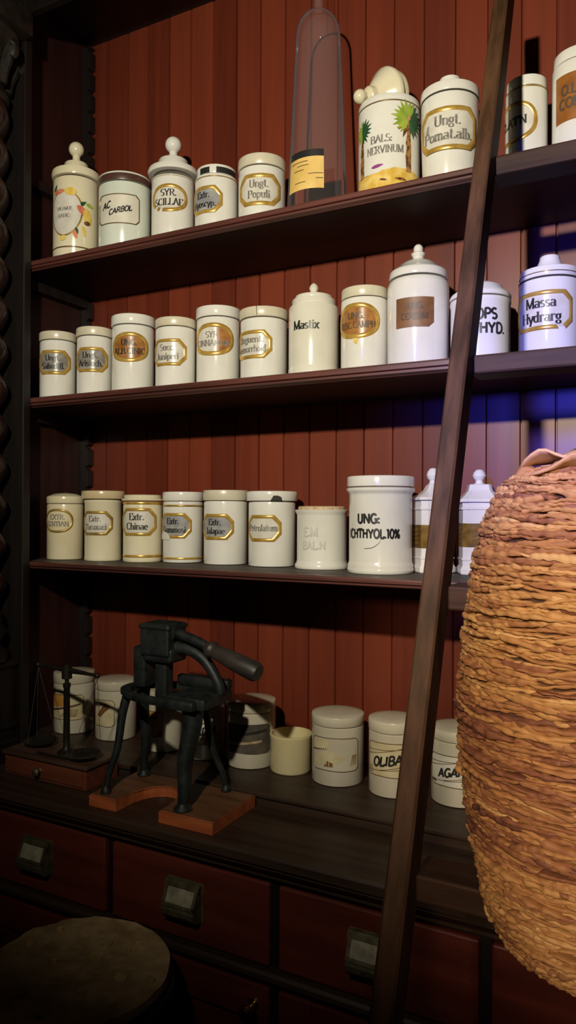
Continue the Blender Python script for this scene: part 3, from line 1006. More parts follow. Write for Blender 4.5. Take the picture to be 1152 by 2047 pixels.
def palm(px, yc_, ybase, rpx, side, mats):
    s0, zc0 = S_(px), j.z(yc_)
    rr = rpx / F_PX * j.d
    zb = j.z(ybase)
    tr = [(s0 - .0045, zb), (s0 - .0045, zb + (zc0 - zb) * .25), (s0 - .0062, zb + (zc0 - zb) * .3), (s0 - .004, zb + (zc0 - zb) * .45), (s0 - .006, zb + (zc0 - zb) * .55),
          (s0 - .003, zb + (zc0 - zb) * .75), (s0 - .002, zc0), (s0 + .003, zc0), (s0 + .003, zb + (zc0 - zb) * .75), (s0 + .005, zb + (zc0 - zb) * .5), (s0 + .0035, zb + (zc0 - zb) * .4), (s0 + .0055, zb)]
    j.decal([tr], BROWNP, 'painted_trunk', BALS, .0008)
    for mm, a0, a1, nn, cs in mats:
        pl = []
        for k in range(nn):
            a = R_(a0 + (a1 - a0) * k / (nn - 1))
            l = rr * random.uniform(.85, 1.1)
            wv = rr * .13
            ca, sa = cos(a), sin(a)
            pl.append([(s0, zc0), (s0 + ca * l * .5 - sa * wv, zc0 + sa * l * .5 + ca * wv), (s0 + ca * l, zc0 + sa * l), (s0 + ca * l * .5 + sa * wv, zc0 + sa * l * .5 - ca * wv)])
        j.decal(pl, mm, 'painted_fronds', BALS, cs)


palm(816, 236, 342, 37, 1, [(GREEND, -70, 75, 9, .0012), (GREENL, 70, 235, 11, .0014), (BROWNP, 225, 300, 4, .0010)])
j.decal([blob(S_(816), j.z(233), .0028, .0042)], REDP, 'painted_fruits', BALS, .0018)
palm(727, 250, 345, 26, 1, [(GREEND, -75, 80, 9, .0012), (GREENL, 95, 265, 7, .0012)])
j.text([('BALS:', .0125, S_(763), j.z(282), .04), ('NERVINUM', .0125, S_(770), j.z(304), .066)], INKG, az=BALS, rise=0)
j.decal([blob(S_(756), j.z(329), .011, .003, .12, pt=.5)], PURPLE, 'painted_boat', BALS, .0008)

def knoblid2(s):
    k = flat_lid(s.rl, s.zl + .0006, s.zt, .004)[:-1]
    rk = cyl(882, 926, s.yc, 150)[1]
    zk = s.z(141, -.02)
    return k + [(rk * 1.0, s.zt + .004), (rk * .95, s.zt + .007), (rk * 1.0, zk - .005), (rk * .95, zk - .001), (rk * .8, zk), (0, zk)]


j = Jar('white tapering jar with low knob lid and wide gold label, on the top shelf', 'jar', 842, 958, S1, 157, 178, m=WHITE, lx=(842, 960), lid=knoblid2,
        body=lambda s: [(0, .0003), (s.r * .88, .0003), (s.r * .91, .003), (s.r, s.zl * .72), (s.r, s.zl - .006), (s.r * .985, s.zl - .002), (s.r * .93, s.zl - .0008), (s.r * .85, s.zl - .0008), (0, s.zl - .01)])
j.band(176.5, 179.5, GAP, 'lid_seam', j.r * .99)
L = j.label('oct', 950, 211, 298, LBLWHITE, ('Ungt.', 'Pomat.alb.'), xa=846, cut=.2, bw=.11, ink=INKG)
j.decal([[(-j.lw * .37, j.lz - .004), (-j.lw * .31, j.lz - .003), (-j.lw * .30, j.lz + .012), (-j.lw * .35, j.lz + .010)]], LBLGREY, 'stain', None, .0008, L)

j = Jar('small white jar with oval gold label, right behind the ladder rail on the top shelf', 'jar', 1011, 1096, S1, 146, 168, m=WHITE, lx=(1013, 1094))
j.band(170, 173, GOLDDULL)
j.label('oval', 1075, 197, 280, LBLWHITE, ("ELAT'N",), asp=1.3, lh=.2, bw=.1)

def ring_knob_lid(s):
    k = flat_lid(s.rl, s.zl + .0006, s.zt, .006)[:-1]
    return k + [(s.r * .35, s.zt + .006), (s.r * .16, s.zt + .009), (s.r * .13, s.zt + .013)] + [(max(a, s.r * .13) if i < 4 else a, b) for i, (a, b) in enumerate(ball(s.r * .19, s.zt + .012 + s.r * .19))]


j = Jar('big white jar with rust brown label, at the right end of the top shelf', 'jar', 1104, 1222, S1, 84, 108, m=WHITE, lx=(1107, 1219), lid=ring_knob_lid)
j.label('rect', 1196, 138, 234, LBLRUST, ('O.L.C.', 'COMP.'), xa=1114, gold=None, lh=.2, ink=INKF, style='sans')

# --- second shelf
def simple(label, xl, xr, sh, yt, yl, **k):
    return Jar(label, 'jar', xl, xr, sh, yt, yl, **k)


j = simple('small white jar with dark grey label, far left on the second shelf', 79, 152.5, S2, 661, 678.5, yc=1.185, m=WHITE, lx=(77, 153), lidm=BISQUE)
j.label('oct', 141, 700, 749, LBLGREY, ('Ungt.', 'Sabadill.'), ink=INK)
j = simple('small white jar with dark grey label, second from left on the second shelf', 153.5, 225, S2, 652, 670, yc=1.20, m=WHITE, lx=(151, 226), lidm=BISQUE)
j.label('oct', 215.5, 694, 744, LBLGREY, ('Ungt.', 'Aristoch.'), ink=INK)
j = simple('white jar with amber brown oval label, third from left on the second shelf', 223.6, 309, S2, 626, 647, yc=1.215, m=WHITE, lx=(223, 312))
j.label('oval', 296, 664, 724, LBLBROWN, ('UNG.', 'ALB.CINIC'), asp=1.4, ink=INK, lh=.2)
j = simple('short white jar with faded label and rounded gold frame, fourth on the second shelf', 311, 392, S2, 632, 650.5, yc=1.22, m=WHITE, lx=(311, 394), lidm=BISQUE)
j.label('oct', 373, 677, 731, LBLWHITE, ('Succ.', 'Juniperi'), ink=INKG, bw=.12)
j = simple('white jar whose oval label is half stained brown, on the second shelf', 393, 480, S2, 609, 631, m=WHITE, lx=(392, 482))
L = j.label('oval', 466.5, 645, 711, LBLWHITE, ('SYR:', 'CINNAMOM'), asp=1.4, ink=INKG, lh=.18)
w_, h_ = j.lw * .41, j.lh * .41
half = [p for p in shape('oval', j.lw * .86, j.lh * .86) if p[0] > j.lw * .06]
half = sorted(half, key=lambda p: atan2(p[1], p[0]))
j.decal([[(x, y + j.lz) for x, y in half]], LBLBROWN, 'brown_stain', None, .0007, L)
j = simple('white jar with cracked matt lid and gold-framed label, left of the dome-lidded jar', 481, 574.7, S2, 611, 632, m=WHITE, lx=(477, 575), lidm=BISQUE)
j.label('oct', 544, 659, 716, LBLWHITE, ('Unguent.', 'haemorrhoid.'), ink=INKG, asp=1.7)
zc = (j.z(613) + j.z(629)) / 2
obj('lid_crack', wrap(poly_bm([[(-.0004, zc - .009), (.0006, zc - .009), (.0002, zc + .009), (-.0010, zc + .009)]], .0003), j.rl, j.view - .3), GAP, j.t)


def mastix_body(s):
    h = s.z(607); r = s.r
    return [(0, .0003), (r * .99, .0003), (r, .003), (r, s.z(731)), (r * .985, s.z(729)), (r * .985, s.z(727)), (r * .99, s.z(725)), (r * .99, h), (r * .97, h + .003), (r * .88, s.z(602.5)), (0, s.z(602.5))]


def mastix_lid(s):
    r = s.r * .87; z0 = s.z(602); z1 = s.z(588)
    zk = zat(s.xc, 568, s.d) - s.zs
    rk = 9.5 / F_PX * s.d
    return [(0, z0), (r * 1.0, z0), (r, z1 - .002), (r * .98, z1), (r * .86, z1 + .001), (r * .87, s.z(584)), (r * .84, s.z(580)), (r * .6, s.z(580) + .002), (r * .25, s.z(580) + .006), (rk * .9, zk - rk * 2.0), (rk * .75, zk - rk * 1.7), (rk, zk - rk), (rk * .8, zk - rk * .4), (rk * .4, zk), (0, zk)]


j = Jar('wide off-white jar with domed knob lid, lettered straight on the glaze, second shelf', 'jar', 577, 678, S2, 588, 604, m=OFFWHITE, body=mastix_body, lid=mastix_lid)
j.text([('Mastix', .0155, S_(611), j.z(656), .075)], INK)

j = simple('white jar with dark brown oval label and resin drip, on the second shelf', 682, 777.7, S2, 568, 590, m=WHITE, lx=(682, 776), lidm=BISQUE)
L = j.label('oval', 759, 604, 676, LBLBROWN, ('UNG.', 'FUSC.CAMPH'), asp=1.42, ink=INKF, lh=.18)
j.decal([[(-.006, j.lz - j.lh * .44), (.006, j.lz - j.lh * .43), (.004, j.lz - j.lh * .56), (.002, j.lz - j.lh * .66), (-.003, j.lz - j.lh * .62)]], OCHRE, 'resin_drip', None, .0008, L)


def finial_lid(s):
    r = s.rl
    zb, ze = s.z(543), s.z(526)
    zd = s.z(514, -.03)
    tp = zat(s.xc, 489, s.d) - s.zs
    u = (tp - zd)
    a, b = 13.5 / F_PX * s.d, 9.8 / F_PX * s.d
    return [(0, zb + .001), (r * .88, zb + .001), (r * .88, zb), (r * .985, zb), (r, zb + .003), (r * .985, ze - .003), (r * .95, ze), (r * .82, ze + .003), (r * .62, zd - .008), (r * .45, zd - .002), (a * 1.05, zd),
            (a * .82, zd + u * .10), (a * .80, zd + u * .22), (a * 1.0, zd + u * .34), (a * 1.05, zd + u * .42), (a * .75, zd + u * .52), (b * .95, zd + u * .62), (b * .98, zd + u * .74), (b * .8, zd + u * .88), (b * .45, zd + u * .97), (0, tp)]


j = Jar('largest white jar of the second shelf, with finial lid and brown paper rectangle', 'jar', 774.6, 899, S2, 515, 546, m=WHITE, lx=(779, 897), lid=finial_lid,
        body=lambda s: [(0, .0003), (s.r * .97, .0003), (s.r * .985, .003), (s.r, s.z(570)), (s.r * .99, s.z(558)), (s.r * .955, s.z(550)), (s.r * .90, s.zl - .0005), (0, s.zl - .0005)])
az, w, z0, z1 = j.sticker(794.7, 867, 593, 653)
pl = [(-w / 2, z0), (w / 2 - w * .14, z0), (w / 2, z0 + (z1 - z0) * .16), (w / 2, z1), (-w / 2, z1)]
L = j.decal([pl], LBLDARK, 'paper_label', az, .0006)
obj('lettering', wrap(text_bm([('UNG.', .010, .002, z0 + (z1 - z0) * .62, w * .5), ('CEREUM', .010, 0, z0 + (z1 - z0) * .26, w * .7)], 'sans', .001), j.r, az), INKF, L)


def low_dome_lid(s):
    r = s.rl
    zb, ze = s.z(586.5), s.z(576)
    return [(0, zb + .001), (r * .9, zb + .001), (r * .9, zb), (r * .99, zb), (r, zb + .003), (r, ze - .004), (r * .96, ze), (r * .78, ze + .007), (r * .72, ze + .013), (r * .5, ze + .019), (0, ze + .021)]


j = Jar('white dome-lidded jar half hidden behind the ladder rail on the second shelf', 'jar', 901, 1021, S2, 576, 588, m=WHITE, lx=(899, 1023), lid=low_dome_lid,
        body=lambda s: [(0, .0003), (s.r * .98, .0003), (s.r, .004), (s.r, s.z(602)), (s.r * 1.02, s.z(598)), (s.r * 1.03, s.z(594)), (s.r * 1.02, s.z(590)), (s.r * .92, s.zl - .0006), (0, s.zl - .0006)])
j.text([('TROPS', .0165, j.az_of(958) * j.r, j.z(637), .085), ('OXYHYD.', .0165, j.az_of(962) * j.r, j.z(665.5), .100)], INK, 'sans')


def cone_knob_lid(s):
    k = flat_lid(s.rl, s.zl + .0006, s.zt, .002)[:-1]
    a, b = cyl(1070, 1131, s.yc, 520)[1], cyl(1077, 1118, s.yc, 505)[1]
    zk = s.z(503, -.02)
    return k + [(a * 1.05, s.zt + .004), (a * .95, s.zt + .006), (b * 1.02, zk - .006), (b, zk - .002), (b * .9, zk), (0, zk + .001)]


j = Jar('white jar with conical knob lid and large gold label, right end of the second shelf', 'jar', 1037, 1163, S2, 527, 550, m=WHITE, lx=(1039, 1161), lid=cone_knob_lid)
j.band(548.5, 552, GAP, 'lid_seam', j.r * .99)
j.band(539, 541, BRONZE, 'lid_line', j.rl)
j.label('oct', 1144, 579, 658, LBLWHITE, ('Massa', 'Hydrarg'), xa=1036, cut=.2, bw=.11, lh=.26, gaps=(50, 51))

# --- third shelf
j = simple('cream jar with oval gold ring, far left on the third shelf', 93.5, 167, S3, 992, 1007, yc=1.225, m=CREAM, dome=.008)
j.label('oval', 146, 1017.5, 1065.5, CREAM, ('EXTR.', 'GENTIAN.'), asp=1.35, gold=GOLDDULL, bw=.1, ink=INKG, lh=.2)
j = simple('white jar with tan lid and gold label, second on the third shelf', 169, 243.6, S3, 981, 998, yc=1.24, m=IVORY, lx=(168, 256), lidm=TANLID,
           body=lambda s: [(0, .0003), (s.r * 1.0, .0003), (s.r * 1.02, .003), (s.r * 1.01, .007), (s.r, .009), (s.r, s.z(1006)), (s.r * 1.03, s.z(1004)), (s.r * 1.03, s.z(1000)), (s.r * .98, s.zl - .0006), (s.r * .9, s.zl - .0006), (0, s.zl - .006)])
j.label('oct', 225.5, 1022, 1070.6, LBLWHITE, ('Extr.', 'Taraxaci'), gold=GOLDDULL, bw=.12, ink=INKG)


def plate_lid(s):
    r = s.rl
    a, b, c = s.z(1001), s.z(997), s.z(989)
    return [(0, a), (r * 1.04, a), (r * 1.06, a + .002), (r * 1.04, b), (r * .92, b + .0005), (r * .92, b + .001), (r * .94, b + .002), (r * .94, c - .001), (r * .9, c), (0, c + .001)]


j = simple('white jar banded in gold at neck and foot, with china bark label', 246, 325, S3, 989, 1002, yc=1.255, m=IVORY, lid=plate_lid,
           body=lambda s: [(0, .0003), (s.r * .98, .0003), (s.r * 1.01, .003), (s.r, .006), (s.r, s.z(1012)), (s.r * .985, s.z(1009)), (s.r * .985, s.z(1003)), (s.r, s.zl - .001), (s.r * .9, s.zl - .0006), (0, s.zl - .004)])
j.band(1003.5, 1009, GOLD, rr=j.r * .987)
j.band(1110, 1115.5, GOLD)
j.label('oct', 312.5, 1016, 1071.7, LBLWHITE, ('Extr.', 'Chinae'), bw=.115, gold=GOLD, lh=.24)
j = simple('white jar with two gold bands and broken blue grey label, on the third shelf', 325.6, 406, S3, 983, 1002, yc=1.28, m=WHITE, lx=(321, 403), lidm=WHITE)
j.band(1009.5, 1013.5, GOLDDULL)
j.band(1115, 1119.5, GOLD)
L = j.label('oct', 383, 1026, 1077, LBLGREY2, ('Extr.', 'Gummosi'), bw=.12, gaps=(64, 65, 66))
j.decal([[(-j.lw * .5, j.lz - j.lh * .55), (-j.lw * .06, j.lz - j.lh * .55), (-j.lw * .08, j.lz - j.lh * .40), (-j.lw * .18, j.lz - j.lh * .26), (-j.lw * .34, j.lz - j.lh * .22), (-j.lw * .5, j.lz - j.lh * .36)]], WHITE, 'chipped_corner', None, .0019, L)
j = simple('white jar with grey label framed in gold, fifth on the third shelf', 407.6, 495, S3, 979.5, 1001, yc=1.28, m=WHITE, lx=(404, 495), lidm=BISQUE)
j.label('oct', 467.5, 1027.7, 1080, LBLGREY2, ('Extr.', 'Jalapae'), bw=.13, gold=GOLD)
j = simple('white jar with a chip out of its lid rim, on the third shelf', 497, 591, S3, 981.5, 1002, yc=1.28, m=WHITE, lx=(495, 597), lidm=WHITE)
j.label('oct', 562.6, 1030, 1083.7, LBLWHITE, ('Petrolatum',), bw=.13, gold=GOLD, lh=.24, gaps=(63,), ink=INKG)
az, w, z0, z1 = j.sticker(540, 563, 991, 1001.5)
obj('lid_chip', wrap(poly_bm([[(-w / 2, z0), (w / 2, z0), (w * .42, z0 + (z1 - z0) * .7), (w * .1, z1), (-w * .25, z1 * .98 + z0 * .02), (-w * .3, z0 + (z1 - z0) * .4)]], .0004), j.rl, az), GAP, j.t)


def cork_body(s):
    h = s.z(1019); r = s.r
    return [(0, .0003), (r * 1.05, .0003), (r * 1.07, .003), (r * 1.06, .007), (r * 1.0, .012), (r * .985, .016), (r * .985, h - .011), (r * 1.0, h - .008), (r * 1.05, h - .004), (r * 1.06, h - .001), (r * 1.03, h), (r * .95, h), (r * .94, h - .004), (0, h - .004)]


def cork_lid(s):
    r = s.r * .94; h = s.z(1019)
    return [(0, h - .0035), (r, h - .0035), (r * 1.0, h + .003), (r * .985, h + .0055), (r * .93, h + .0065), (0, h + .0065)]


j = Jar('low plain white jar stopped with a flat cork, on the third shelf', 'jar', 593, 694, S3, 1012, 1018, yc=1.275, m=WHITE, body=cork_body, lid=cork_lid, lidm=CORK)
EMB = mat('embossed_glaze', (.565, .545, .485), .16)
j.text([('E.M', .016, -.022, j.z(1072), .05), ('BAL.N', .014, -.016, j.z(1098), .05)], EMB, 'sans')


def ung_body(s):
    r = s.r
    return [(0, .0003), (r * 1.0, .0003), (r * 1.03, .003), (r * 1.03, .007), (r * 1.01, .011), (r * 1.02, .014), (r * .99, .018), (r * .98, .021), (r * .98, s.z(990)), (r * 1.0, s.z(985)), (r * 1.05, s.z(982)), (r * 1.07, s.z(979)), (r * 1.07, s.z(975)), (r * 1.0, s.zl - .0006), (0, s.zl - .0006)]


j = Jar('big straight white jar lettered in black capitals, on the third shelf', 'jar', 697, 826, S3, 950, 972.5, yc=1.235, m=WHITE, lx=(694.5, 830), body=ung_body)
j.text([('UNG:', .0155, j.az_of(737) * j.r, j.z(1046), .06), ('ICHTHYOL.10%', .0148, j.az_of(744) * j.r, j.z(1076), .100)], INK, 'sans')
ck = smoothpath([(j.az_of(730) * j.r, 0, j.z(1098)), (j.az_of(745) * j.r, 0, j.z(1096)), (j.az_of(757) * j.r, 0, j.z(1088)), (j.az_of(762) * j.r, 0, j.z(1080))], 5)
ckp = []
for a, b in zip(ck[:-1], ck[1:]):
    ckp.append([(a.x, a.z), (b.x, b.z), (b.x, b.z + .0008), (a.x, a.z + .0008)])
j.decal(ckp, INKG, 'hairline_crack', j.view, .0004)


# two square jars with finial lids
def square_jar(label, xl, xr, yk, yshoulder, yfl, yring, y0, y1, rot, broad):
    cx, r, m_, d = cyl(xl, xr, 1.284, 1050)
    t = thing('apothecary_jar', label, 'jar', (cx, 1.284, S3 + .0004), 0, 'jars on the third shelf')
    xc = (xl + xr) / 2
    z = lambda py: zat(xc, py, d - r) - S3
    az = atan2(-1.284, -cx) + rot

    def rings(bm, prof, ch=.30):
        rr = []
        for hw, zz in prof:
            if hw < 1e-6:
                rr.append([bm.verts.new((0, 0, zz))]); continue
            pts = []
            c = hw * ch
            for k in range(4):
                for (u, v) in ((hw, -hw + c), (hw, hw - c)):
                    a = az + k * PI / 2
                    pts.append(bm.verts.new((u * cos(a) - v * sin(a), u * sin(a) + v * cos(a), zz)))
            rr.append(pts)
        for a, b in zip(rr[:-1], rr[1:]):
            for k in range(8):
                l = (k + 1) % 8
                if len(a) == 1: bm.faces.new((a[0], b[l], b[k]))
                elif len(b) == 1: bm.faces.new((a[k], a[l], b[0]))
                else: bm.faces.new((a[k], a[l], b[l], b[k]))
        return bm
    h = r * .90
    zf = z(yfl)
    obj('body', rings(B(), [(0, .0003), (h * 1.02, .0003), (h * 1.06, .002), (h * 1.06, .010), (h * 1.0, .013), (h * .96, .015), (h * .96, .024), (h * 1.0, .025), (h * 1.0, .028), (h * .95, .029),
                            (h * .95, z(yring) - .0025), (h * 1.02, z(yring) - .0015), (h * 1.02, z(yring) + .0015), (h * .97, z(yring) + .0025), (h * .97, zf - .0008), (h * .8, zf - .0006), (0, zf - .0006)]), WHITE, t, 25)
    zs = z(yshoulder)
    lid = rings(B(), [(0, zf), (h * 1.08, zf), (h * 1.10, zf + .002), (h * 1.06, zf + .005)] +
                ([(h * .88, zf + .010), (h * .62, zf + .020), (h * .55, zs - .001), (h * .5, zs)] if broad else [(h * .74, zf + .011), (h * .46, zf + .018), (h * .33, zf + .026), (h * .26, zs), (h * .2, zs + .001)]) + [(0, zs + .001)])
    rb = 13.0 / F_PX * d
    tp = zat(xc, yk, d) - S3
    zb = zs + .0005
    add_lathe(lid, [(0, zb), (rb * .75, zb), (rb * .55, zb + .003), (rb * .55, zb + .006), (rb * .85, zb + .010), (rb, zb + (tp - zb) * .52), (rb * .86, zb + (tp - zb) * .74), (rb * .5, zb + (tp - zb) * .93), (0, tp)], 0, 0, 28)
    obj('lid', lid, WHITE, t, 25)
    # brown printed band label round front and one side
    z0, z1 = z(y1), z(y0)
    lb = B()

    def face_quad(k, u0, u1, zz0, zz1, off):
        a = az + k * PI / 2
        hw = h * .95 + off
        return [(hw * cos(a) - v * sin(a), hw * sin(a) + v * cos(a), zz) for v, zz in ((u0, zz0), (u1, zz0), (u1, zz1), (u0, zz1))]
    c = h * .95 * .70
    for k in (-1, 0):
        lb.faces.new([lb.verts.new(p) for p in face_quad(k, -c, c, z0, z1, .0004)])
    a = az - PI / 4
    # chamfer facet between the two faces
    p0, p1 = face_quad(-1, -c, c, z0, z1, .0004), face_quad(0, -c, c, z0, z1, .0004)
    lb.faces.new([lb.verts.new(p) for p in (p0[1], p1[0], p1[3], p0[2])])
    L = obj('paper_label', lb, mat('gold_brown_label', (.15, .085, .015), .3, metal=.3, col2=(.32, .19, .045), scale=(50, 50, 50)), t)
    lt = B()
    for k in (-1, 0):
        for f in (.03, .12, .88, .95):
            zz = z0 + (z1 - z0) * f
            lt.faces.new([lt.verts.new(p) for p in face_quad(k, -c, c, zz, zz + .0012, .0008)])
        for f, sl in ((.26, .004), (.44, .005), (.62, .006)):
            zz = z0 + (z1 - z0) * f
            q = face_quad(k, -c * .8, c * .85, zz, zz + .0016, .0008)
            q = [q[0], (q[1][0], q[1][1], q[1][2] + sl), (q[2][0], q[2][1], q[2][2] + sl), q[3]]
            lt.faces.new([lt.verts.new(p) for p in q])
    obj('lettering', lt, INKF, L)
    return t


square_jar('square white jar with concave finial lid, left of the ladder rail on the third shelf', 826, 906, 935, 967, 1000, 1017.5, 1050, 1097, R_(22), False)
square_jar('square white jar with finial lid, between the ladder rail and the leaf bundle', 915, 1002, 938, 967, 1004, 1017, 1047, 1095, R_(10), True)

# --- bottom row on the plinth step
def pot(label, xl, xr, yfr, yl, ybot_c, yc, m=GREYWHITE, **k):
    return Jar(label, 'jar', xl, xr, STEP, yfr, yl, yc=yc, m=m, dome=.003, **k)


def yc_for(px, ybot, xl, xr):          # depth at which the foot of a pot on the step is seen at ybot
    d = ray(px, ybot)
    hd = sqrt(d.x ** 2 + d.y ** 2)
    D = (STEP - H) / d.z * hd          # horizontal distance of the front foot
    a, b = ray(xl, ybot), ray(xr, ybot)
    h = (atan2(b.x, b.y) - atan2(a.x, a.y)) / 2
    dc = D / (1 - sin(h))
    return min(dc * d.y / hd, Y_WALL - .012 - dc * sin(h))


def band_label(j, xa, xb, y0, y1, fill, txt=None, stains=(), border=True, ink=INK, tear=None):
    az, w, z0, z1 = j.sticker(xa, xb, y0, y1)
    h = z1 - z0
    c = h * .10
    pl = [(-w / 2 + c, z0), (-w * .2, z0 + h * .015), (w * .2, z0 - h * .01), (w / 2 - c, z0), (w / 2, z0 + c), (w / 2 - h * .012, (z0 + z1) / 2), (w / 2, z1 - c), (w / 2 - c, z1), (0, z1 + h * .012), (-w / 2 + c, z1), (-w / 2, z1 - c), (-w / 2, z0 + c)]
    L = j.decal([pl], fill, 'paper_label', az, .0004)
    ln = []
    if border:
        for (x0, y0_), (x1, y1_) in zip(pl, pl[1:] + pl[:1]):
            l = sqrt((x1 - x0) ** 2 + (y1_ - y0_) ** 2)
            nx, ny = -(y1_ - y0_) / l * .0006, (x1 - x0) / l * .0006
            ln.append([(x0 + nx, y0_ + ny), (x1 + nx, y1_ + ny), (x1 - nx, y1_ - ny), (x0 - nx, y0_ - ny)])
        if txt:
            for f0, f1, s0, s1 in ((.74, .88, -.5, .5), (.12, .28, -.5, .5), (.60, .86, -.5, .2), (.18, .42, -.2, .5)):
                ln.append([(s0 * w, z0 + h * f0), (s1 * w, z0 + h * f1), (s1 * w, z0 + h * f1 + .0009), (s0 * w, z0 + h * f0 + .0009)])
        j.decal(ln, LINEBR, 'label_lines', az, .0012, L)
    for poly, mm in stains:
        j.decal([[(x * w, z0 + y * h) for x, y in poly]], mm, 'stain', az, .0008, L)
    if txt:
        obj('lettering', wrap(text_bm([(txt, h * .27, 0, (z0 + z1) / 2 - h * .13, w * .82)], 'sans', .0016, .12, .16), j.r, az), ink, L)
    return L


yc = yc_for(148, 1468, 107, 189)
j = pot('white pot with half yellow label, far left behind the balance scale', 107, 189, 1349, 1369, 1468, yc)
band_label(j, 108, 166, 1390, 1439, PAPER, None, [([(-.5, .45), (.0, .55), (.1, 1), (-.5, 1)], ORANGEP), ([(-.48, .3), (.42, .58), (.42, .66), (-.48, .38)], INKF), ([(-.2, .1), (.3, .12), (.36, .4), (.1, .46)], PAPERS)])
yc = yc_for(231, 1482, 190, 273)
j = pot('white pot with torn paper label, between the balance scale and the press', 190, 273, 1365, 1383, 1482, yc)
band_label(j, 192, 229, 1401, 1453, PAPER, None, [([(-.3, .4), (.1, .9), (.35, .75), (.1, .55), (-.1, .35)], LBLDARK)])
yc = yc_for(328, 1505, 291, 365)
j = pot('white pot with orange brown label, seen through the press legs', 291, 366, 1384, 1403, 1505, yc)
band_label(j, 293, 326, 1424, 1474, ORANGEP, None, [([(.2, 0.02), (.48, .02), (.40, .3), (.28, .26)], LBLDARK), ([(-.2, .62), (.3, .7), (.2, .85), (-.1, .8)], LBLDARK)])
yc = yc_for(411, 1521, 372, 450)
j = pot('white pot with worn lettering, directly behind the right legs of the press', 372, 450, 1395, 1415, 1521, yc)
band_label(j, 376, 440, 1437, 1489, PALELBL, 'RAD.M', [([(.0, 0), (.48, 0), (.48, .45), (.1, .5)], PAPERS)])
yc = yc_for(500, 1539, 453, 551)
j = pot('white pot with large blackened label, right of the press', 453, 551, 1409, 1428, 1539, yc)
band_label(j, 457, 539, 1450, 1509, PAPERD, None, [([(-.4, .55), (.4, .75), (.4, .84), (-.4, .64)], INK), ([(-.45, .25), (.3, .4), (.3, .48), (-.45, .33)], PAPERS)], border=False)
# open yellow cup
yc = yc_for(582, 1552, 540, 623.6)


def cup_body(s):
    h = s.z(1477); r = s.r
    return [(0, .0003), (r * .95, .0003), (r, .004), (r, h - .008), (r * 1.02, h - .006), (r * 1.02, h - .001), (r * 1.0, h), (r * .93, h), (r * .92, h - .003), (r * .91, .012), (r * .85, .008), (0, .007)]


Jar('small open yellow pot without lid, on the plinth step', 'pot', 540, 623.6, STEP, 1470, 1477, yc=yc, m=YELLOWCUP, body=cup_body, lid=None, name='open_pot')
yc = yc_for(676, 1575, 624, 727.5)
j = pot('white pot with patchy peeling label, right of the open yellow pot', 624, 727.5, 1437, 1457, 1575, yc, lidm=LIDTOP)
band_label(j, 629, 714, 1478, 1543, GREYWHITE, None, [([(-.48, .62), (-.08, .66), (-.06, .95), (-.4, .97)], PAPER), ([(-.46, .2), (-.2, .12), (.0, .14), (.12, .30), (.24, .42), (.08, .50), (-.10, .62), (-.2, .58), (-.34, .52)], PAPER),
                                                      ([(-.5, .56), (-.12, .66), (-.12, .70), (-.5, .60)], INKF), ([(-.2, .12), (-.02, .12), (-.02, .24), (-.14, .3)], LBLDARK), ([(.32, .15), (.46, .2), (.46, .5), (.36, .48)], PAPERS)])
yc = yc_for(787, 1598, 737.5, 837)
j = pot('white pot with slanting lettered banner label, left of the ladder rail on the plinth step', 737.5, 837, 1447, 1470, 1598, yc, lidm=LIDTOP)
band_label(j, 741, 828, 1489, 1556, PAPER, 'OLIBAN', [([(-.5, .05), (-.38, .05), (-.38, .3), (-.5, .3)], PAPERS)])
yc = yc_for(917, 1617, 862, 972)
j = pot('white pot with lettered banner label, between the ladder rail and the leaf bundle', 862, 972, 1466.6, 1488, 1617, yc, lidm=LIDTOP)
band_label(j, 866, 962, 1515, 1577, PALELBL, 'AGARIC', [([(-.48, .08), (-.36, .06), (-.36, .16), (-.48, .16)], INKF)])

# ------------------------------------------------------------------ balance scale
sx0, sx1, sy0, sy1 = -1.166, -.948, 1.022, 1.114
sc = thing('balance_scale', 'small dark hand balance with two pans on a red wooden drawer box', 'scale', ((sx0 + sx1) / 2, (sy0 + sy1) / 2, COUNTER + .0005))
hw, hd = (sx1 - sx0) / 2, (sy1 - sy0) / 2
bh = .045
bb = B()
add_box(bb, -hw + .004, hw - .004, -hd + .006, hd - .002, 0, bh - .007)
obj('box_body', bb, BOXWOOD, sc)
obj('box_top', add_box(B(), -hw, hw, -hd, hd, bh - .0068, bh, .0015), BOXTOP, sc)
dr = obj('drawer', add_box(B(), -hw + .014, hw - .014, -hd + .003, -hd + .0062, .005, bh - .011, .001), BOXWOOD, sc)
M = Matrix.Translation((-.01, -hd + .003, .019)) @ Matrix.Rotation(PI / 2, 4, 'X')
obj('drawer_knob', add_lathe(B(), [(0, 0), (.006, 0), (.004, .003), (.007, .007), (.0075, .011), (.005, .014), (0, .015)], 0, 0, 20, M), OLDBRASS, dr, 40)
px_, py_ = .016, .0
zb = H - .303 - COUNTER - .0005
obj('pillar', add_lathe(B(), [(0, bh), (.018, bh), (.018, bh + .003), (.010, bh + .006), (.0065, bh + .012), (.0065, bh + .03), (.006, zb - .034), (.0075, zb - .032), (.0075, zb - .026), (.004, zb - .024), (.004, zb - .018), (.010, zb - .016), (.010, zb + .004), (.006, zb + .006), (.004, zb + .010), (0, zb + .012)], px_, py_, 20), DARKMETAL, sc, 40)
bt = B()
pA, pB = Vector((px_ - .088, .012, zb)), Vector((px_ + .086, -.010, zb))
add_tube(bt, [pA, pA.lerp(pB, .12), pA.lerp(pB, .5), pA.lerp(pB, .88), pB], [.0028, .0032, .0055, .0032, .0028], 10)
for p in (pA, pB):
    add_lathe(bt, ball(.005, p.z), p.x, p.y, 14)
obj('beam', bt, DARKMETAL, sc, 50)
foot = B()
add_box(foot, px_ - .045, px_ + .03, -.034, -.030, bh + .0002, bh + .005, .001)
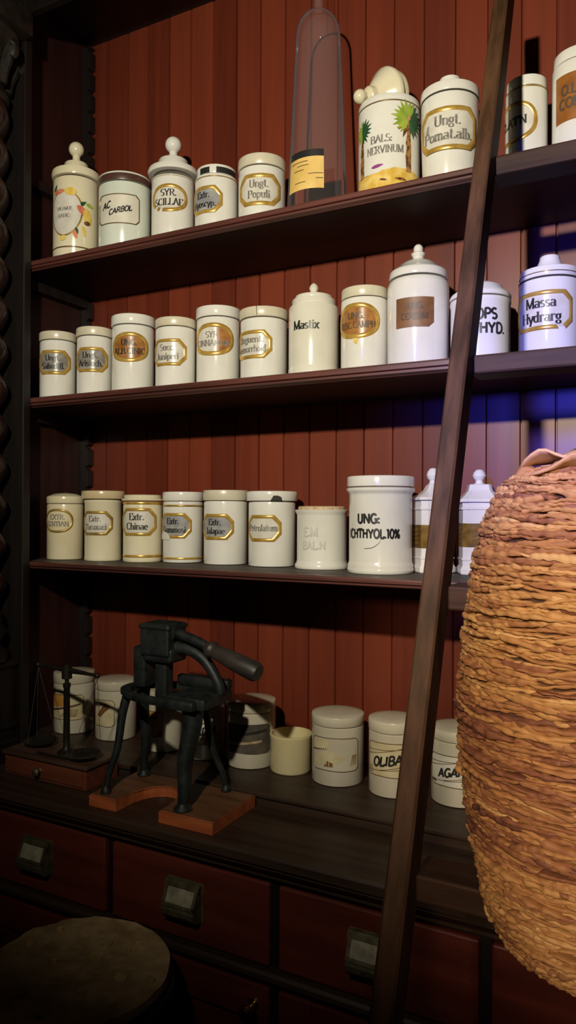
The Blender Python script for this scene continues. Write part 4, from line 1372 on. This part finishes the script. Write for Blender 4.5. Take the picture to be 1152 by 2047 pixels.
obj('pointer', foot, DARKMETAL, sc)
for ex, (qx, qy) in ((pA, (-.063, .010)), (pB, (.070, -.012))):
    pz = bh + .0006
    obj('pan', add_lathe(B(), [(0, pz), (.012, pz), (.026, pz + .004), (.033, pz + .010), (.0338, pz + .0102), (.0268, pz + .0052), (.0122, pz + .0012), (0, pz + .0012)], qx, qy, 36), PANMETAL, sc, 50)
    th_ = B()
    for k in range(3):
        a = 2 * PI * k / 3 + .5
        add_tube(th_, [ex - Vector((0, 0, .004)), Vector((qx + .033 * cos(a), qy + .033 * sin(a), pz + .0102))], .0005, 6)
    obj('pan_thread', th_, THREAD, sc)

# ------------------------------------------------------------------ iron press on its wooden base
pr = thing('hand_press', 'black cast iron lever press on an orange wooden base', 'press', (0, 0, COUNTER + .0005))
zo = lambda z: H + z - COUNTER - .0005      # camera-relative height to local
bx0, bx1, by0, by1 = -.902, -.646, .980, 1.113
poly = [(bx0, by0), (-.842, by0)]
for k in range(0, 13):
    a = PI - PI * k / 12
    poly.append((-.797 + .045 * cos(a), by0 + .035 + .062 * sin(a)))
poly += [(-.752, by0), (bx1, by0), (bx1, by1), (bx0, by1)]
bm = add_prism_z(B(), poly, 0, .020)
bmesh.ops.bevel(bm, geom=[e for e in bm.edges if abs(e.verts[0].co.z - e.verts[1].co.z) < 1e-5 and e.verts[0].co.z > .01], offset=.002, segments=2, affect='EDGES')
bo = obj('base_board', bm, BOARDRED, pr)
bo.data.materials.append(mat('dusty_board_top', (.085, .034, .014), .5, col2=(.15, .062, .026), scale=(8, 60, 60)))
for p in bo.data.polygons:
    if p.normal.z > .9 and p.center.z > .015: p.material_index = 1
legs = [(-.880, .998, -.855, 1.025, .0048, .0085), (-.718, 1.000, -.712, 1.020, .0080, .0185), (-.878, 1.100, -.858, 1.075, .0065, .0110), (-.700, 1.104, -.735, 1.072, .0045, .0075)]
ring_c = Vector((-.778, 1.047, zo(-.312)))
RR = .096
for i, (fx, fy, tx, ty, r0, r1) in enumerate(legs):
    z0, z1 = .0202, ring_c.z - .004
    tp, ft = Vector((tx, ty, z1)), Vector((fx, fy, z0))
    ox = .008 if tx > ring_c.x else -.006
    path = [ft + Vector((0, 0, .004)), ft.lerp(tp, .15) + Vector((0, 0, .008)), ft.lerp(tp, .45) + Vector((-ox * .6, 0, 0)), ft.lerp(tp, .78) + Vector((ox * .3, 0, 0)), tp]
    sp = smoothpath(path, 5)
    n = len(sp)
    lb = B()
    add_tube(lb, sp, [r0 + (r1 - r0) * (k / (n - 1)) ** .9 for k in range(n)], 14)
    add_lathe(lb, [(0, z0), (r0 * 1.9, z0), (r0 * 2.0, z0 + .002), (r0 * 1.5, z0 + .006), (r0, z0 + .012), (0, z0 + .012)], fx, fy, 18)
    obj('leg', lb, IRON, pr, 50)
rg = B()
zc = ring_c.z
prof = [(RR - .020, zc - .005), (RR - .002, zc - .007), (RR + .003, zc - .003), (RR + .003, zc + .004), (RR - .002, zc + .006), (RR - .018, zc + .005)]
add_lathe(rg, prof, 0, 0, 56, close=True)
for v in rg.verts: v.co = (ring_c.x + v.co.x, ring_c.y + v.co.y * .64, v.co.z)
add_box(rg, -.752, -.676, .998, 1.088, zc - .010, zc + .010, .005)
add_box(rg, -.765, -.690, .985, 1.006, zc - .010, zc + .007, .005)
add_box(rg, -.80, -.69, 1.092, 1.110, zc + .002, zc + .022, .005)
obj('ring', rg, IRON, pr, 40)
hx0, hx1, hz0, hz1 = -.834, -.772, zo(-.252), zo(-.192)
hb = B()
add_box(hb, hx0, hx1, 1.030, 1.085, hz0 + .004, hz1, .004)
add_box(hb, hx0 - .002, hx1 + .002, 1.028, 1.087, hz1 - .010, hz1 - .002, .003)
add_box(hb, hx0 + .002, hx1 + .004, 1.034, 1.082, hz0 - .008, hz0 + .018, .006)
obj('head_block', hb, IRON, pr)
yk = B()
add_box(yk, -.857, -.830, 1.040, 1.078, zc + .004, hz0 + .016, .004)
yp = smoothpath([(hx1 - .01, 1.058, hz0 + .018), (-.745, 1.058, hz0 + .016), (-.712, 1.058, hz0 - .002), (-.688, 1.058, hz0 - .034), (-.682, 1.058, zc + .006)], 6)
add_tube(yk, yp, [.012 - .004 * k / (len(yp) - 1) for k in range(len(yp))], 14)
obj('yoke', yk, IRON, pr, 40)
obj('plunger', add_box(B(), -.813, -.789, 1.046, 1.070, zo(-.335), hz0 - .004, .003), IRON, pr)
lv = B()
l0, l1 = Vector((-.775, 1.050, zo(-.207))), Vector((-.596, 1.035, zo(-.257)))
pm = [l0, l0.lerp(l1, .15) + Vector((0, 0, .003)), l0.lerp(l1, .32) + Vector((0, 0, .004)), l0.lerp(l1, .45) + Vector((0, 0, .001))]
add_tube(lv, smoothpath(pm, 4), .0085, 14)
add_lathe(lv, [(0, -.012), (.012, -.012), (.013, 0), (.012, .012), (0, .012)], 0, 0, 18, Matrix.Translation(l0) @ Matrix.Rotation(PI / 2, 4, 'X'))
lev = obj('lever', lv, IRON, pr, 50)
gp = B()
g0 = l0.lerp(l1, .42) + Vector((0, 0, .002))
add_tube(gp, [g0.lerp(l1, f) for f in (0, .06, .10, .14, .18, .6, .93, 1.0)], [.011, .0145, .0145, .011, .0125, .0155, .0165, .014], 18)
obj('grip', gp, IRONHANDLE, lev, 50, 'worn dark wooden grip')

# ------------------------------------------------------------------ ladder
LX, LW, LD = -.2466, .0225, .042
ly = lambda z: .8139 + .4 * z
lad = thing('ladder', 'worn brown wooden ladder leaning against the shelves', 'ladder', (0, 0, H))


def rail_bm(x0):
    bm = bmesh.new()
    za, zb = -H + .0005, .80
    n = 24
    rings = []
    e = .0025
    for i in range(n + 1):
        z = za + (zb - za) * i / n
        y = ly(z)
        sec = [(x0 + e, y), (x0 + LW - e, y), (x0 + LW, y + e), (x0 + LW, y + LD - e), (x0 + LW - e, y + LD), (x0 + e, y + LD), (x0, y + LD - e), (x0, y + e)]
        rings.append([bm.verts.new((x + random.uniform(-.0003, .0003), yy + random.uniform(-.0003, .0003), z)) for x, yy in sec])
    for a, b in zip(rings[:-1], rings[1:]):
        for k in range(8):
            l = (k + 1) % 8
            bm.faces.new((a[k], a[l], b[l], b[k]))
    bm.faces.new(rings[0][::-1]); bm.faces.new(rings[-1])
    return bm


RX = .20
obj('rail', rail_bm(LX), LADDERWOOD, lad)
obj('rail', rail_bm(RX), LADDERWOOD, lad)
for zt_, th in ((.499, .027), (.199, .024), (-.079, .027), (-.352, .027), (-.632, .027), (-.912, .027), (-1.192, .027)):
    y = ly(zt_) + .028
    d = .048
    bm = B()
    add_box(bm, LX + LW - .004, RX + .004, y, y + d, zt_ - th, zt_, .003)
    obj('tread', bm, TREADWOOD, lad)

# ------------------------------------------------------------------ bundle of dried leaves hanging from a cord
AX_PX, AY = 1188, .60
ad = ray(AX_PX, 1400)
axx = AY * ad.x / ad.y
adist = sqrt(axx ** 2 + AY ** 2)
amid = atan2(ad.x, ad.y)
sil = [(1120, 926), (1070, 938), (1030, 952), (1002, 970), (982, 1000), (974, 1022), (960, 1065), (950, 1100), (940, 1150), (935, 1190), (930, 1240), (924, 1300), (920, 1370), (917, 1430), (921, 1490), (926, 1550), (932, 1600), (938, 1640), (948, 1690), (960, 1740), (970, 1790), (984, 1825), (1004, 1858), (1034, 1880), (1070, 1896), (1110, 1908)]
prof = []
for px, py in sil:
    d = ray(px, py)
    h = amid - atan2(d.x, d.y)
    r = adist * sin(h)
    prof.append((zat(px, py, adist * cos(h)), r))
prof.sort()
zlo, zhi = prof[0][0] - .002, prof[-1][0] + .002


def Rz(z):
    if z <= prof[0][0]: return prof[0][1]
    for (a, ra), (b, rb) in zip(prof[:-1], prof[1:]):
        if z <= b: return ra + (rb - ra) * (z - a) / (b - a)
    return prof[-1][1]


bun = thing('hanging_leaf_bundle', 'big bundle of tightly layered dried brown leaves hanging at the right edge', 'leaf bundle', (axx, AY, zlo))
core = [(0, .004)] + [(max(Rz(zlo + (zhi - zlo) * k / 40) - .0045, .002), .004 + (zhi - zlo - .008) * k / 40) for k in range(41)] + [(0, zhi - zlo - .004)]
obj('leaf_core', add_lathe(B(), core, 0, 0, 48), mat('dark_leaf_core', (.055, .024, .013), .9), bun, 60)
lf = bmesh.new()
tint = lf.loops.layers.float_color.new('tint')
rs = random.Random(3)
from mathutils import noise as nz_
zz = .003
HB = zhi - zlo
layer = 0
cross = [(-.009, .50), (-.0030, .52), (.0000, .44), (.0005, .20), (.0005, -.22), (-.0002, -.48), (-.003, -.56), (-.009, -.54)]
while zz < HB - .001:
    th0 = rs.uniform(.0019, .0038)
    ph = rs.uniform(0, 2 * PI)
    tot = 0
    f = zz / HB
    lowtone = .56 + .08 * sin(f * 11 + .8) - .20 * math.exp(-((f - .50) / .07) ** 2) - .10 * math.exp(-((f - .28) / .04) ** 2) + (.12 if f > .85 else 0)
    while tot < 2 * PI - .02:
        span = rs.choice((rs.uniform(.15, .5), rs.uniform(.35, 1.1)))
        span = min(span, 2 * PI - tot)
        a0, a1 = ph + tot - .07, ph + tot + span + .07
        tot += span
        n = max(8, int((a1 - a0) / .022))
        r_off = rs.gauss(0, .0013) + (rs.uniform(.001, .0035) if rs.random() < .06 else 0)
        tilt = rs.gauss(0, .0017)
        th = th0 * rs.uniform(.8, 1.4)
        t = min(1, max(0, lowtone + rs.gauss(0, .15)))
        sd = rs.uniform(0, 100)
        skew = rs.uniform(-.0012, .0012)
        rows = []
        for k in range(n + 1):
            u = k / n
            a = a0 + (a1 - a0) * u
            tap = min(1.0, 5.0 * min(u, 1 - u) + .10)
            n1 = nz_.noise((a * 7, sd, zz * 40)); n2 = nz_.noise((a * 22, sd, 5.0)); n3 = nz_.noise((a * 16, sd + 9, 1.0)); n4 = nz_.noise((a * 55, sd + 3, 2.0))
            zc = zz + tilt * (u - .5) * 2 + .0017 * n1 + .0007 * n2
            base = Rz(zlo + min(max(zc, 0), HB)) - .0008 + r_off + .0016 * n3 + .0010 * n2 + .0007 * n4 - .0035 * (1 - tap)
            tt = th * tap * (1 + .45 * n3)
            row = []
            for dr, dzz in cross:
                rr = max(.001, base + dr + skew * dzz * (dr > -.002))
                row.append(lf.verts.new((rr * cos(a), rr * sin(a), zc + dzz * tt + .0005 * n4)))
            rows.append(row)
        for A_, B_ in zip(rows[:-1], rows[1:]):
            for q in range(len(cross) - 1):
                fc = lf.faces.new((A_[q], B_[q], B_[q + 1], A_[q + 1]))
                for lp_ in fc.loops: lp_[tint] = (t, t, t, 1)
    zz += th0 * .74
    layer += 1
me = bpy.data.meshes.new('leaf_layers')
lf.to_mesh(me); lf.free()
me.materials.append(LEAF)
for p in me.polygons: p.use_smooth = True
me.set_sharp_from_angle(angle=R_(55))
lo = bpy.data.objects.new('leaf_layers', me)
C.objects.link(lo); lo.parent = bun
lo['kind'] = 'stuff'


def leaf_piece(cx, cy, cz, lx, ly_, rot, curl, tone, seed):
    r2 = random.Random(seed)
    bm = bmesh.new()
    tl = bm.loops.layers.float_color.new('tint')
    n, m_ = 12, 6
    grid = []
    for i in range(n + 1):
        u = i / n * 2 - 1
        wv = sqrt(max(.02, 1 - abs(u) ** 2.4))
        row = []
        for k in range(m_ + 1):
            v = (k / m_ * 2 - 1) * wv
            x, y = u * lx, v * ly_
            z = curl * (u * u) + .004 * sin(u * 5 + seed) * v + abs(v) * .004 + r2.uniform(-.0006, .0006)
            row.append((cx + x * cos(rot) - y * sin(rot), cy + x * sin(rot) + y * cos(rot), cz + z))
        grid.append(row)
    for off in (0, -.0022):
        vs = [[bm.verts.new((p[0], p[1], p[2] + off)) for p in row] for row in grid]
        for i in range(n):
            for k in range(m_):
                f = bm.faces.new((vs[i][k], vs[i + 1][k], vs[i + 1][k + 1], vs[i][k + 1]))
                for l in f.loops: l[tl] = (tone,) * 3 + (1,)
        if off == 0: top_ = vs
    for (i0, k0), (i1, k1) in [((i, 0), (i + 1, 0)) for i in range(n)] + [((i, m_), (i + 1, m_)) for i in range(n)] + [((0, k), (0, k + 1)) for k in range(m_)] + [((n, k), (n, k + 1)) for k in range(m_)]:
        f = bm.faces.new((top_[i0][k0], top_[i1][k1], vs[i1][k1], vs[i0][k0]))
        for l in f.loops: l[tl] = (tone,) * 3 + (1,)
    me = bpy.data.meshes.new('folded_leaf')
    bmesh.ops.recalc_face_normals(bm, faces=bm.faces[:])
    bm.to_mesh(me); bm.free()
    me.materials.append(LEAF)
    for p in me.polygons: p.use_smooth = True
    o = bpy.data.objects.new('folded_leaf', me)
    C.objects.link(o); o.parent = bun
    return o


leaf_piece(-.016, -.018, HB + .0015, .036, .018, -.12, -.006, 1.0, 1)
leaf_piece(.018, .012, HB + .0035, .034, .020, -.5, -.010, .8, 2)
leaf_piece(-.034, -.020, HB - .0085, .026, .015, .75, -.012, .62, 3)
leaf_piece(-.008, -.045, HB - .006, .034, .016, -.1, -.012, .85, 4)
obj('cord', add_tube(B(), [(0, 0, HB - .01), (0, 0, 2.849 - zlo)], .003, 10), CORD, bun, 60)

# ------------------------------------------------------------------ keg with bark-strewn lid
kc = at(150, 1936, .815)
kr = .139
keg = thing('keg', 'dark upright keg with flaking brown top, lower left corner', 'keg', (kc.x, kc.y, .0005))
kt = kc.z
stv = B()
pf = [(0, 0), (kr * .95, 0), (kr * 1.02, .08), (kr * 1.07, .25), (kr * 1.09, .42), (kr * 1.06, .60), (kr * 1.01, kt - .035), (kr * 1.005, kt - .030), (kr * 1.0, kt - .012), (kr * .9, kt - .012), (0, kt - .012)]
add_lathe(stv, pf, 0, 0, 64)
obj('staves', stv, KEGWOOD, keg, 40)
for z, rr in ((.10, 1.035), (.30, 1.085), (.58, 1.075)):
    obj('hoop', add_lathe(B(), [(kr * rr - .002, z), (kr * rr + .003, z + .001), (kr * rr + .003, z + .024), (kr * rr - .002, z + .025)], 0, 0, 64, close=True), KEGHOOP, keg, 50)
obj('hoop', add_lathe(B(), [(kr * 1.0, kt - .034), (kr * 1.035, kt - .033), (kr * 1.04, kt - .028), (kr * 1.035, kt - .022), (kr * 1.0, kt - .021)], 0, 0, 72, close=True), KEGHOOP, keg, 50)
lid = bmesh.new()
nr, nsg = 26, 96
rk = random.Random(11)
rings = [[lid.verts.new((0, 0, kt))]]
from mathutils import noise
for i in range(1, nr + 1):
    r = kr * .985 * i / nr
    ring = []
    for k in range(nsg):
        a = 2 * PI * k / nsg
        x, y = r * cos(a), r * sin(a)
        z = kt + .0035 * noise.noise(Vector((x * 28, y * 28, 3))) + .0022 * noise.noise(Vector((x * 90, y * 90, 7)))
        rr = 1 + (.010 * noise.noise(Vector((cos(a) * 5, sin(a) * 5, 1))) if i > nr - 2 else 0)
        ring.append(lid.verts.new((x * rr, y * rr, z)))
    rings.append(ring)
skirt = [lid.verts.new((v.co.x, v.co.y, kt - .0119)) for v in rings[-1]]
rings.append(skirt)
for k in range(nsg):
    lid.faces.new((rings[0][0], rings[1][k], rings[1][(k + 1) % nsg]))
for a, b in zip(rings[1:-1], rings[2:]):
    for k in range(nsg):
        l = (k + 1) % nsg
        lid.faces.new((a[k], a[l], b[l], b[k]))
lo_ = obj('lid', lid, BARK, keg, 60)
for k, (px, py, s) in enumerate(((212, 1890, .011), (190, 1915, .012), (240, 1955, .011), (20, 1905, .013), (60, 1885, .012), (110, 1925, .006), (35, 1990, .012), (160, 1985, .007), (280, 1890, .006), (300, 1960, .007), (120, 1860, .006), (225, 2010, .006), (80, 2030, .010), (255, 1900, .005))):
    d = ray(px, py)
    q = CAM + d * ((kt + .0005 - H) / d.z)
    x, y = q.x - kc.x, q.y - kc.y
    fm = bmesh.new()
    n = 9
    up = []
    for i in range(n):
        a = 2 * PI * i / n
        rr = s * rk.uniform(.6, 1.25)
        up.append((x + rr * cos(a), y + rr * .75 * sin(a)))
    z0 = kt + .0022
    ti = rk.uniform(-.12, .12)
    tv = [fm.verts.new((u, v, z0 + .0016 + (u - x) * ti + rk.uniform(-.0005, .0012))) for u, v in up]
    bv = [fm.verts.new((u, v, z0 - .003)) for u, v in up]
    c = fm.verts.new((x, y, z0 + .0018))
    for i in range(n):
        l = (i + 1) % n
        fm.faces.new((tv[i], tv[l], c)); fm.faces.new((tv[i], bv[i], bv[l], tv[l]))
    obj('bark_flake', fm, FLAKE if k % 3 else BARK, lo_)

# ------------------------------------------------------------------ lights
def spot(name, loc, aim, energy, col, size, blend, radius):
    l = bpy.data.lights.new(name, 'SPOT')
    l.energy, l.color, l.spot_size, l.spot_blend, l.shadow_soft_size = energy, col, R_(size), blend, radius
    o = bpy.data.objects.new(name, l)
    C.objects.link(o)
    o.location = loc
    o.rotation_euler = (Vector(aim) - Vector(loc)).to_track_quat('-Z', 'Y').to_euler()
    return o


spot('warm_ceiling_spot', (-.27, -.16, H + .53), (-.58, 1.3, H + .49), 102, (1, .92, .74), 101, 1.0, .022)
spot('bundle_fill_spot', (.06, -.48, H + .24), (.03, .6, H - .10), 66, (1, .78, .57), 37, .9, .07)  # added fill that brightens the leaf bundle, not an actual room fixture
spot('blue_display_spot', (-.22, -.16, H + .26), (.0, 1.36, H + .17), 92, (.03, .055, 1.0), 42, 1.0, .05)

w = bpy.data.worlds.new('dim_room')
bpy.context.scene.world = w
w.use_nodes = True
w.node_tree.nodes['Background'].inputs[0].default_value = (.30, .27, .30, 1)
w.node_tree.nodes['Background'].inputs[1].default_value = .002

# ------------------------------------------------------------------ camera and view
cd = bpy.data.cameras.new('camera')
cd.sensor_fit = 'VERTICAL'
cd.sensor_height = 24
cd.lens = F_PX / IH * 24
cd.clip_start = .02
co = bpy.data.objects.new('camera', cd)
C.objects.link(co)
co.matrix_world = Matrix.Translation(CAM) @ CAM_ROT.to_4x4()
sc_ = bpy.context.scene
sc_.camera = co
sc_.view_settings.view_transform = 'Standard'
sc_.view_settings.look = 'None'
sc_.view_settings.exposure = 0
sc_.view_settings.gamma = 1
sc_.view_settings.use_curve_mapping = False
